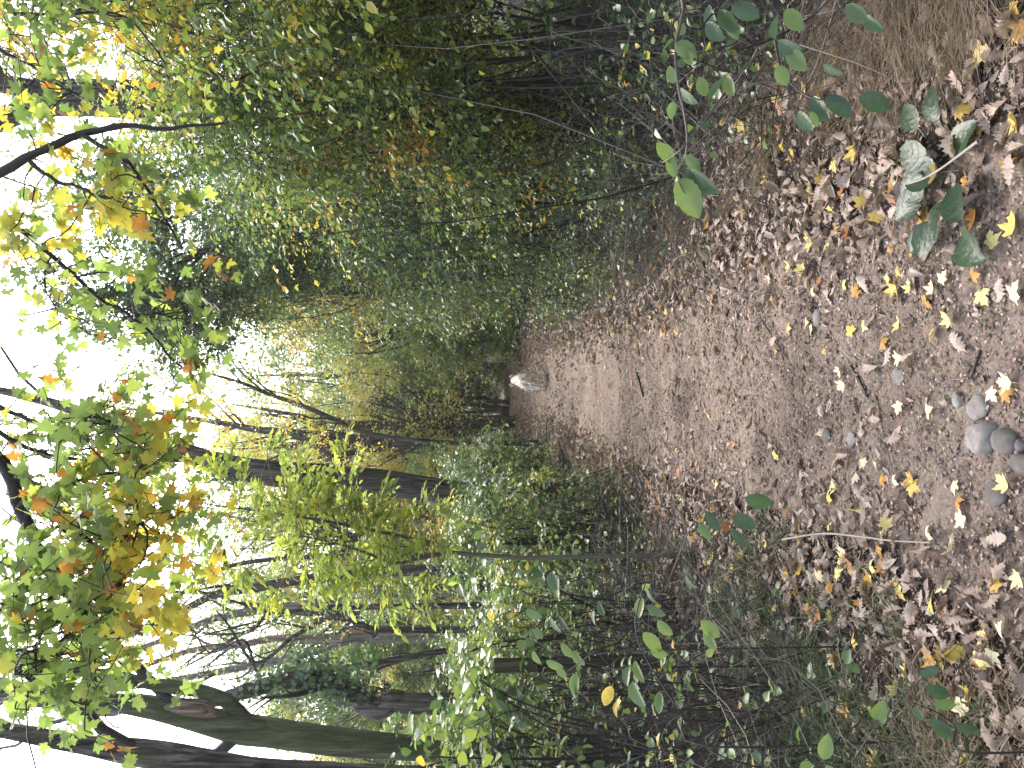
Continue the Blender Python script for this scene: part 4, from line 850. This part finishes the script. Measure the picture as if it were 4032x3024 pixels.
# ------------------------------------------------------------------ fallen leaves
rng = np.random.default_rng(77)
cand = []    # x, y, kind(0 maple 1 oak), tint, size, variant, tilt
def zm(ox, oy, sc, lst, kind, tint, size):
    for (a, b) in lst:
        p = G0(ox + a * sc, oy + b * sc); cand.append([p[0], p[1], kind, np.clip(rng.normal(tint, .02), 0, 1), size * (.82 if kind == 0 else 1) * rng.uniform(.85, 1.15), 1])
a1 = .603
zm(3000, 1000, a1, [(300, 70), (330, 250), (540, 200), (820, 150), (870, 200), (870, 440), (1220, 450), (550, 530), (270, 460), (145, 490), (90, 1330), (500, 1530), (430, 1580), (960, 1510), (1610, 1530)], 0, .95, .062)
zm(3000, 1000, a1, [(1650, 310)], 0, .97, .085)
zm(3000, 1000, a1, [(1110, 260), (1170, 190), (640, 450), (315, 480), (845, 690), (480, 740), (500, 840), (870, 970), (1080, 550), (1060, 1050), (1620, 840), (1465, 885), (740, 1380), (650, 1340), (850, 1470), (1250, 1500)], 0, .99, .055)
zm(3000, 1000, a1, [(60, 620), (620, 270), (740, 600), (1540, 930), (770, 1480), (1260, 1580), (1360, 150), (300, 170)], 0, .83, .055)
zm(3000, 1000, a1, [(480, 110), (680, 250), (960, 650), (1360, 340), (1290, 630), (740, 1080), (890, 1190), (450, 340), (80, 540), (330, 1180), (360, 1060), (590, 1500), (640, 1560), (560, 1310), (490, 1330), (430, 560), (800, 600), (240, 1490), (100, 1590), (50, 1280), (1540, 160), (1060, 140), (630, 720), (640, 1170)], 1, .60, .074)
zm(3000, 1000, a1, [(530, 970), (250, 350), (90, 180), (340, 180)], 1, .2, .085)
a2 = .617
zm(3000, 2000, a2, [(630, 20), (490, 90), (870, 130), (1240, 280), (75, 220), (550, 450), (610, 400), (750, 370), (765, 430), (670, 850), (1500, 780), (1240, 910), (1490, 930), (980, 1190), (1015, 1080), (1640, 830), (1650, 420), (20, 1260)], 0, .95, .062)
zm(3000, 2000, a2, [(430, 460), (130, 640), (545, 710), (620, 650), (1355, 980), (1260, 500), (660, 1120), (1440, 1300), (1060, 150), (1290, 90)], 0, .99, .058)
zm(3000, 2000, a2, [(350, 1500), (800, 280), (390, 670), (540, 500)], 0, .83, .06)
zm(3000, 2000, a2, [(1390, 320), (940, 570), (760, 760), (900, 700), (330, 400), (870, 890), (720, 450), (1000, 380), (840, 620), (1020, 600), (1030, 780), (470, 520), (580, 110), (700, 60), (1560, 350), (1450, 200), (1380, 700), (1640, 1270), (860, 1080), (1600, 540), (1150, 900), (1350, 1100), (1060, 1000), (110, 1090)], 1, .58, .074)
zm(3000, 2000, a2, [(1270, 780), (1010, 780)], 1, .70, .075)
zm(3000, 0, a1, [(65, 850), (1580, 350), (930, 1240), (540, 1390), (370, 1580), (490, 1580), (1220, 1110), (1650, 1530), (1520, 1610), (960, 190)], 0, .94, .068)
zm(3000, 0, a1, [(1475, 455), (1480, 860), (460, 1180), (180, 1160), (1020, 1000), (1630, 1100), (1360, 730), (1100, 1430)], 0, .85, .066)
zm(3000, 0, a1, [(700, 1400), (1370, 840), (880, 1000), (1400, 1220), (670, 960), (1420, 620), (630, 1450), (870, 1080), (1660, 660), (300, 1260), (520, 1280), (1100, 1350), (1640, 1220)], 1, .55, .080)
zm(3000, 0, a1, [(1050, 1120), (1180, 1250), (250, 1250), (640, 1530), (1080, 1520)], 1, .24, .10)
def scatter(n, y0, y1, seed, ypow=1.0, tsp=2.3):
    r = np.random.default_rng(seed); y = y0 + (y1 - y0) * r.random(n) ** ypow; t = r.uniform(-tsp, tsp, n); x = path_c(y) + t * path_w(y)
    at = np.abs(t + .08); dens = np.where(at < .62, .045 + .09 * (at > .42), np.where(at < .85, .45, np.where(at < 1.5, 1.0, np.where(y > 5, .2, .4))))
    far = np.clip((y - 9) / 7, 0, 1); dens = np.maximum(dens, far * np.where(at < .5, .35, .8) * (at < 1.8)) * (.65 + .9 * np.clip(vn(x, y, 2.2, 9) + .4, 0, 1))
    k = r.random(n) < dens; return x[k], y[k], r
for (n, y0, y1, sd) in ((4300, 1.75, 3.4, 1), (4300, 3.4, 6.0, 2), (7500, 6, 13, 3), (11000, 13, 31, 4)):
    x, y, r = scatter(n, y0, y1, sd)
    for a, b in zip(x, y):
        u = r.random()
        if u < .022: cand.append([a, b, 0, np.clip(r.normal(.95, .04), 0, 1), r.uniform(.04, .065), 0])
        elif u < .06: cand.append([a, b, 0, r.uniform(.76, .86), r.uniform(.04, .065), 0])
        elif b > 16 and r.random() < .35: cand.append([a, b, 1, r.uniform(.70, .80), r.uniform(.05, .09), 0])
        else: cand.append([a, b, 1, np.clip(r.normal(.47, .16), 0, .72), r.uniform(.03, .074) + .012 * (b > 8), 0])
cand = np.array(cand); print('fallen leaves', len(cand))
PX, PY, PD = project(np.stack([cand[:, 0], cand[:, 1], hz(cand[:, 0], cand[:, 1])], -1))
inside = (PX > 0) & (PX < 4020) & (PY > 5) & (PY < 3019)
score = np.where(inside, cand[:, 4] / PD ** 1.5 * (1 + 3 * cand[:, 5]), -1)
order = np.argsort(-score); IND = set(order[:300].tolist())
# shared meshes: shape x tone
def leaf_mesh(T, tint, nm):
    g = Geo(); g.leaves(T, np.zeros((1, 3)), np.array([[0, 1., 0]]), np.array([UP]), 1.0, tint); o = g.build(nm, LITTER); me = o.data; bpy.data.objects.remove(o); return me
TONES_M = [(.82, 'orange'), (.87, 'golden'), (.92, 'yellow'), (.955, 'lemon'), (.99, 'cream')]
TONES_O = [(.12, 'chestnut'), (.27, 'brown'), (.42, 'drab'), (.55, 'tan'), (.64, 'pinkish'), (.71, 'greyish')]
MM = {(0, v, t): leaf_mesh(MAPS[v], TONES_M[t][0], 'maple_leaf') for v in range(3) for t in range(5)}
MM.update({(1, v, t): leaf_mesh(OAKS[v], TONES_O[t][0], 'oak_leaf') for v in range(5) for t in range(6)})
SHP = {(0, 0): 'flat', (0, 1): 'drooping', (0, 2): 'upcurled', (1, 0): 'flat', (1, 1): 'folded', (1, 2): 'humped', (1, 3): 'creased', (1, 4): 'wavy'}
MARKS = [('largest angular rock', G0(3850, 1720)), ('egg shaped cobble', G0(3940, 1735)), ('pale curved stick', G0(3400, 2110)), ('low broad leaved plant', G0(3760, 700)), ('dark forked root piece', G0(3350, 1500)), ('thick dark twig', G0(3810, 1440)), ('dry grass', G0(3700, 250)), ('green grass tufts', G0(3200, 2600)), ('flat pale rock flake', G0(3825, 1605)), ('long pale cane', G0(3700, 710)), ('oval stone', G0(3330, 1730)), ('arched pale twig', G0(2850, 1050)), ('dark seedling', G0(3750, 2850))]
gL = [Geo() for _ in range(8)]
def lie(x, y, r, amt):
    e = .01; n = nrm(np.array([-(hz(x + e, y) - hz(x - e, y)) / (2 * e), -(hz(x, y + e) - hz(x, y - e)) / (2 * e), 1.]) + r.normal(0, amt, 3)); return n
r = np.random.default_rng(99); used = {}
rest = [[] for _ in range(8)]
for i, (x, y, kd, tn, sz, ex) in enumerate(cand):
    kd = int(kd); a = r.uniform(0, 2 * math.pi); v = int(r.integers(3 if kd == 0 else 5)); t_ = np.abs(x - path_c(y)) / path_w(y)
    z = float(hz(x, y)) + .006 + (.022 * r.random() if t_ > .8 else .004 * r.random()) + (.012 if ex else 0); amt = .22 if t_ < .8 else .42
    nn = lie(x, y, r, amt); yd = np.array([math.cos(a), math.sin(a), 0])
    if i in IND:
        tones = TONES_M if kd == 0 else TONES_O; ti = int(np.argmin([abs(q[0] - tn) for q in tones]))
        o = bpy.data.objects.new('maple_leaf' if kd == 0 else 'oak_leaf', MM[(kd, v, ti)]); COL.objects.link(o)
        Z = nn; Y = nrm(yd - Z * (Z @ yd)); X = np.cross(Y, Z); M = Matrix(((X[0], Y[0], Z[0], x), (X[1], Y[1], Z[1], y), (X[2], Y[2], Z[2], z), (0, 0, 0, 1)))
        o.matrix_world = M @ Matrix.Diagonal((sz, sz, sz, 1))
        ds = [math.hypot(x - m[1][0], y - m[1][1]) for m in MARKS]; k = int(np.argmin(ds))
        side = 'on bare path' if t_ < .6 else ('in left litter' if x < path_c(y) else 'in right litter')
        size = 'small ' if sz < (.044 if kd == 0 else .056) else ('large ' if sz > (.056 if kd == 0 else .074) else '')
        near = ('beside ' if ds[k] < .22 else ('beyond ' if y > MARKS[k][1][1] else 'before ')) + MARKS[k][0]
        lab = f"{size}{SHP[(kd, v)]} {tones[ti][1]} {'maple' if kd == 0 else 'oak'} leaf {side} {near}"
        tag(o, lab, 'leaf', 'fallen leaves on the path')
        used.setdefault(lab, []).append(o)
    else:
        rest[(0 if kd == 0 else 3) + v].append((x, y, z, *yd, *nn, sz, tn))
for lab, os_ in used.items():          # like leaves in like places: add their place in the photo
    if len(os_) > 1:
        os_.sort(key=lambda o: o.location.y)
        words = {2: ['frontmost', 'rearmost'], 3: ['frontmost', 'middle one', 'rearmost'], 4: ['frontmost', 'second from front', 'second from rear', 'rearmost']}.get(len(os_))
        if words:
            for o, w in zip(os_, words): o['label'] = lab + ', ' + w
g = Geo()
for k, lst in enumerate(rest):
    if lst:
        A = np.array(lst); g.leaves((MAPS + OAKS)[k], A[:, :3], A[:, 3:6], A[:, 6:9], A[:, 9], A[:, 10], 1.0, r.uniform(.5, 1.5, len(A)))
# crumbs and broken pieces of leaves
for (n, y0, y1, s0, s1, sd) in ((60000, 1.7, 4.0, .003, .018, 11), (40000, 4, 9, .006, .028, 12), (16000, 9, 22, .015, .05, 13)):
    x, y, q = scatter(n, y0, y1, sd, 1.2, 2.6); nb = n // 8 if y0 < 3 else n // 40; xb = path_c(y0 + (y1 - y0) * (kb := q.random(nb) ** 1.2)) + q.uniform(-.8, .8, nb) * .62; x = np.concatenate([x, xb]); y = np.concatenate([y, y0 + (y1 - y0) * kb]); m = len(x); nz = UP + q.normal(0, .3, (m, 3))
    g.leaves(DIAM, np.stack([x, y, hz(x, y) + .004 + .006 * q.random(m)], -1), q.normal(0, 1, (m, 3)) * np.array([1, 1, .15]), nz, q.uniform(s0, s1, m), np.clip(q.normal(.36, .22, m), 0, .72), q.uniform(.5, 1.8, m))
tag(g.build('leaf_litter', LITTER), 'brown leaf litter and crumbs strewn over the path and its edges', 'leaf litter', kind='stuff')
# pebbly grit on the path
g = Geo(); q = np.random.default_rng(14); n = 26000; y = 1.7 + 6 * q.random(n) ** 1.5; x = path_c(y) + q.uniform(-.95, .95, n) * path_w(y)
oc = np.array([(1, 0, 0), (0, 1, 0), (-1, 0, 0), (0, -1, 0), (0, 0, .7), (0, 0, -.7)], float); lo = np.array([0, 1, 4, 1, 2, 4, 2, 3, 4, 3, 0, 4]); s_ = (.0012 + .008 * q.random(n) ** 3) * (1 + y / 5)
g.leaves((oc, lo, np.full(4, 3)), np.stack([x, y, hz(x, y) + s_ * .25], -1), q.normal(0, 1, (n, 3)) * np.array([1, 1, .1]), UP + q.normal(0, .2, (n, 3)), s_, .5)
tag(g.build('grit', DIRT), 'loose grit and crumbs of earth on the bare path', 'grit', kind='stuff')

# ------------------------------------------------------------------ dog walking away
dp = G0(2148, 1503); DX, DY = dp[0], dp[1]; dz0 = float(hz(DX, DY))
dog = thing('dog', 'shaggy cream dog seen from behind walking away along the path', 'dog', (DX, DY, dz0))
J = {'pel': (0, 0, .47, .122), 'mid': (0, .26, .46, .12), 'che': (0, .5, .46, .125), 'nek': (-.02, .62, .53, .085), 'hed': (-.05, .72, .60, .078), 'muz': (-.08, .83, .57, .042), 'nos': (-.09, .89, .56, .026)}
for s, k, st in ((1, 'r', .03), (-1, 'l', -.05)):
    J.update({'hip' + k: (s * .085, .0, .40, .088), 'kne' + k: (s * .10, .08 + st, .28, .062), 'hok' + k: (s * .108, -.06 + st, .15, .036), 'paw' + k: (s * .108, -.03 + st, .035, .034), 'toe' + k: (s * .108, .03 + st, .02, .028),
              'sho' + k: (s * .075, .50, .36, .07), 'elb' + k: (s * .08, .46 - st, .25, .045), 'wri' + k: (s * .075, .49 - st, .10, .032), 'fpa' + k: (s * .075, .52 - st, .022, .032)})
J.update({'t1': (0, -.07, .49, .035), 't2': (.015, -.14, .44, .042), 't3': (.02, -.17, .35, .045), 't4': (.02, -.16, .26, .035), 't5': (.015, -.13, .20, .014)})
E = [('pel', 'mid'), ('mid', 'che'), ('che', 'nek'), ('nek', 'hed'), ('hed', 'muz'), ('muz', 'nos'), ('pel', 't1'), ('t1', 't2'), ('t2', 't3'), ('t3', 't4'), ('t4', 't5')]
for k in 'rl': E += [('pel', 'hip' + k), ('hip' + k, 'kne' + k), ('kne' + k, 'hok' + k), ('hok' + k, 'paw' + k), ('paw' + k, 'toe' + k), ('che', 'sho' + k), ('sho' + k, 'elb' + k), ('elb' + k, 'wri' + k), ('wri' + k, 'fpa' + k)]
names = list(J); me = bpy.data.meshes.new('body'); sc_ = .99
me.from_pydata([tuple(np.array(J[k][:3]) * sc_) for k in names], [(names.index(a), names.index(b)) for a, b in E], [])
body = bpy.data.objects.new('body', me); COL.objects.link(body); body.parent = dog
md = body.modifiers.new('skin', 'SKIN'); 
for i, k in enumerate(names):
    me.skin_vertices[0].data[i].radius = (J[k][3] * sc_,) * 2; me.skin_vertices[0].data[i].use_root = (k == 'pel')
body.modifiers.new('sub', 'SUBSURF').render_levels = 2
def furmat():
    m, nt, N, lk, out = nodes('dog_skin'); t = N('ShaderNodeTexCoord'); nz = N('ShaderNodeTexNoise', Scale=9.0, Detail=4.0); lk(t.outputs['Object'], nz.inputs['Vector'])
    cr = N('ShaderNodeValToRGB'); ramp(cr, [(.35, (.48, .37, .27)), (.5, (.70, .60, .49)), (.65, (.84, .78, .70))]); lk(nz.outputs['Fac'], cr.inputs['Fac'])
    p = N('ShaderNodeBsdfPrincipled', Roughness=.85); lk(cr.outputs['Color'], p.inputs['Base Color']); b = N('ShaderNodeBump', Strength=.6, Distance=.02); lk(nz.outputs['Fac'], b.inputs['Height']); lk(b.outputs[0], p.inputs['Normal']); lk(p.outputs[0], out.inputs['Surface']); return m
me.materials.append(furmat())
q = np.random.default_rng(8); g = Geo()
for a, b in E:
    A, B = np.array(J[a]), np.array(J[b]); n = int(260 * (np.linalg.norm(A[:3] - B[:3]) + .1) * (A[3] + B[3]) / .2) + 20
    if b in ('toer', 'toel', 'nos'): continue
    t = q.random((n, 1)); c = A * (1 - t) + B * t; ax = nrm(B[:3] - A[:3]); d = sphere_pts(q, n); d = nrm(d - (d @ ax)[:, None] * ax)
    base = c[:, :3] + d * c[:, 3:4] * .82; fd = d * .5 - UP * .8 + np.array([0, -.25, 0]) + q.normal(0, .25, (n, 3)); L = (.04 + .06 * q.random(n)) * np.where(c[:, 2] < .12, .3, np.where(c[:, 2] < .30, .4, 1.0))
    tn = .74 + .20 * q.normal(0, 1, n) + np.where(c[:, 0] < -.02, .32, -.05) - np.where((np.abs(c[:, 0]) < .05) & (c[:, 1] < .05) & (c[:, 2] < .42), .15, 0)  # whiter left flank; shade between the hind legs put into the coat tint
    if a[0] == 't': L = L * 1.1; tn = tn - .05
    g.leaves(LANCE, base * sc_, fd, d, L * sc_, np.clip(tn, 0, 1), .55)
o = g.build('coat', FUR, None, np.zeros(3)); o.parent = dog
for s in (1, -1):
    g = Geo(); hb = np.array(J['hed'][:3]) * sc_; g.trunk([hb + np.array([s * .055, -.01, .05]), hb + np.array([s * .09, .0, .03]), hb + np.array([s * .10, .01, -.03])], [.03, .034, .012], 8, 8, .08, 3); o = g.build('ear', FUR, None, np.zeros(3)); o.parent = dog
dog.rotation_euler = (0, 0, math.radians(-6))

# ------------------------------------------------------------------ camera, light, world
cam = bpy.data.cameras.new('camera'); co = bpy.data.objects.new('camera', cam); COL.objects.link(co); SC.camera = co
cam.lens = 28.0; cam.sensor_width = 36; cam.clip_end = 500; cam.clip_start = .05
# the photo was taken with the phone turned: image right is the ground
fwd = np.array([0, CP, -SP]); upv = np.array([0, SP, CP]); right = np.array([1., 0, 0]); X, Y, Z = -upv, right, -fwd
co.matrix_world = Matrix(((X[0], Y[0], Z[0], 0), (X[1], Y[1], Z[1], 0), (X[2], Y[2], Z[2], H), (0, 0, 0, 1)))
EL, AZ = math.radians(48), math.radians(-12)
w = bpy.data.worlds.new('World'); SC.world = w; w.use_nodes = True; nt = w.node_tree; nt.nodes.clear()
sky = nt.nodes.new('ShaderNodeTexSky'); sky.sky_type = 'NISHITA'; sky.sun_disc = False; sky.sun_elevation = EL; sky.sun_rotation = AZ; sky.dust_density = 4; sky.air_density = 1.0
hs = nt.nodes.new('ShaderNodeHueSaturation'); hs.inputs['Saturation'].default_value = .6
bg = nt.nodes.new('ShaderNodeBackground'); bg.inputs['Strength'].default_value = .15; ow = nt.nodes.new('ShaderNodeOutputWorld')
nt.links.new(sky.outputs[0], hs.inputs['Color']); nt.links.new(hs.outputs[0], bg.inputs['Color']); nt.links.new(bg.outputs[0], ow.inputs['Surface'])
sl = bpy.data.lights.new('sun', 'SUN'); sl.energy = .65; sl.angle = math.radians(40); sl.color = (1, .985, .96); so = bpy.data.objects.new('sun', sl); COL.objects.link(so)
sd = Vector((math.sin(AZ) * math.cos(EL), math.cos(AZ) * math.cos(EL), math.sin(EL))); so.rotation_euler = sd.to_track_quat('Z', 'Y').to_euler()
vs = SC.view_settings; vs.view_transform = 'Standard'; vs.look = 'None'; vs.gamma = 1; vs.exposure = 2.22; vs.use_curve_mapping = False
hv = [(-120, -20, -3.0), (120, -20, -3.0), (120, 150, -3.0), (-120, 150, -3.0), (-120, -20, 24.0), (120, -20, 24.0), (120, 150, 24.0), (-120, 150, 24.0)]
hm = bpy.data.meshes.new('haze'); hm.from_pydata(hv, [], [(3, 2, 1, 0), (4, 5, 6, 7), (0, 1, 5, 4), (1, 2, 6, 5), (2, 3, 7, 6), (3, 0, 4, 7)]); ho = bpy.data.objects.new('haze', hm); COL.objects.link(ho)
m, nt, N, lk, out = nodes('haze_air'); pv = N('ShaderNodeVolumePrincipled', Density=.001); pv.inputs['Color'].default_value = (.93, .95, 1, 1); pv.inputs['Anisotropy'].default_value = .5; lk(pv.outputs[0], out.inputs['Volume']); hm.materials.append(m)
tag(ho, 'thin pale autumn air softening the far trees', 'haze', kind='stuff')
SC.cycles.volume_bounces = 1
SC.cycles.max_bounces = 8; SC.cycles.diffuse_bounces = 5; SC.cycles.transparent_max_bounces = 4
print('tris', sum(len(o.data.polygons) for o in COL.objects if o.type == 'MESH'))
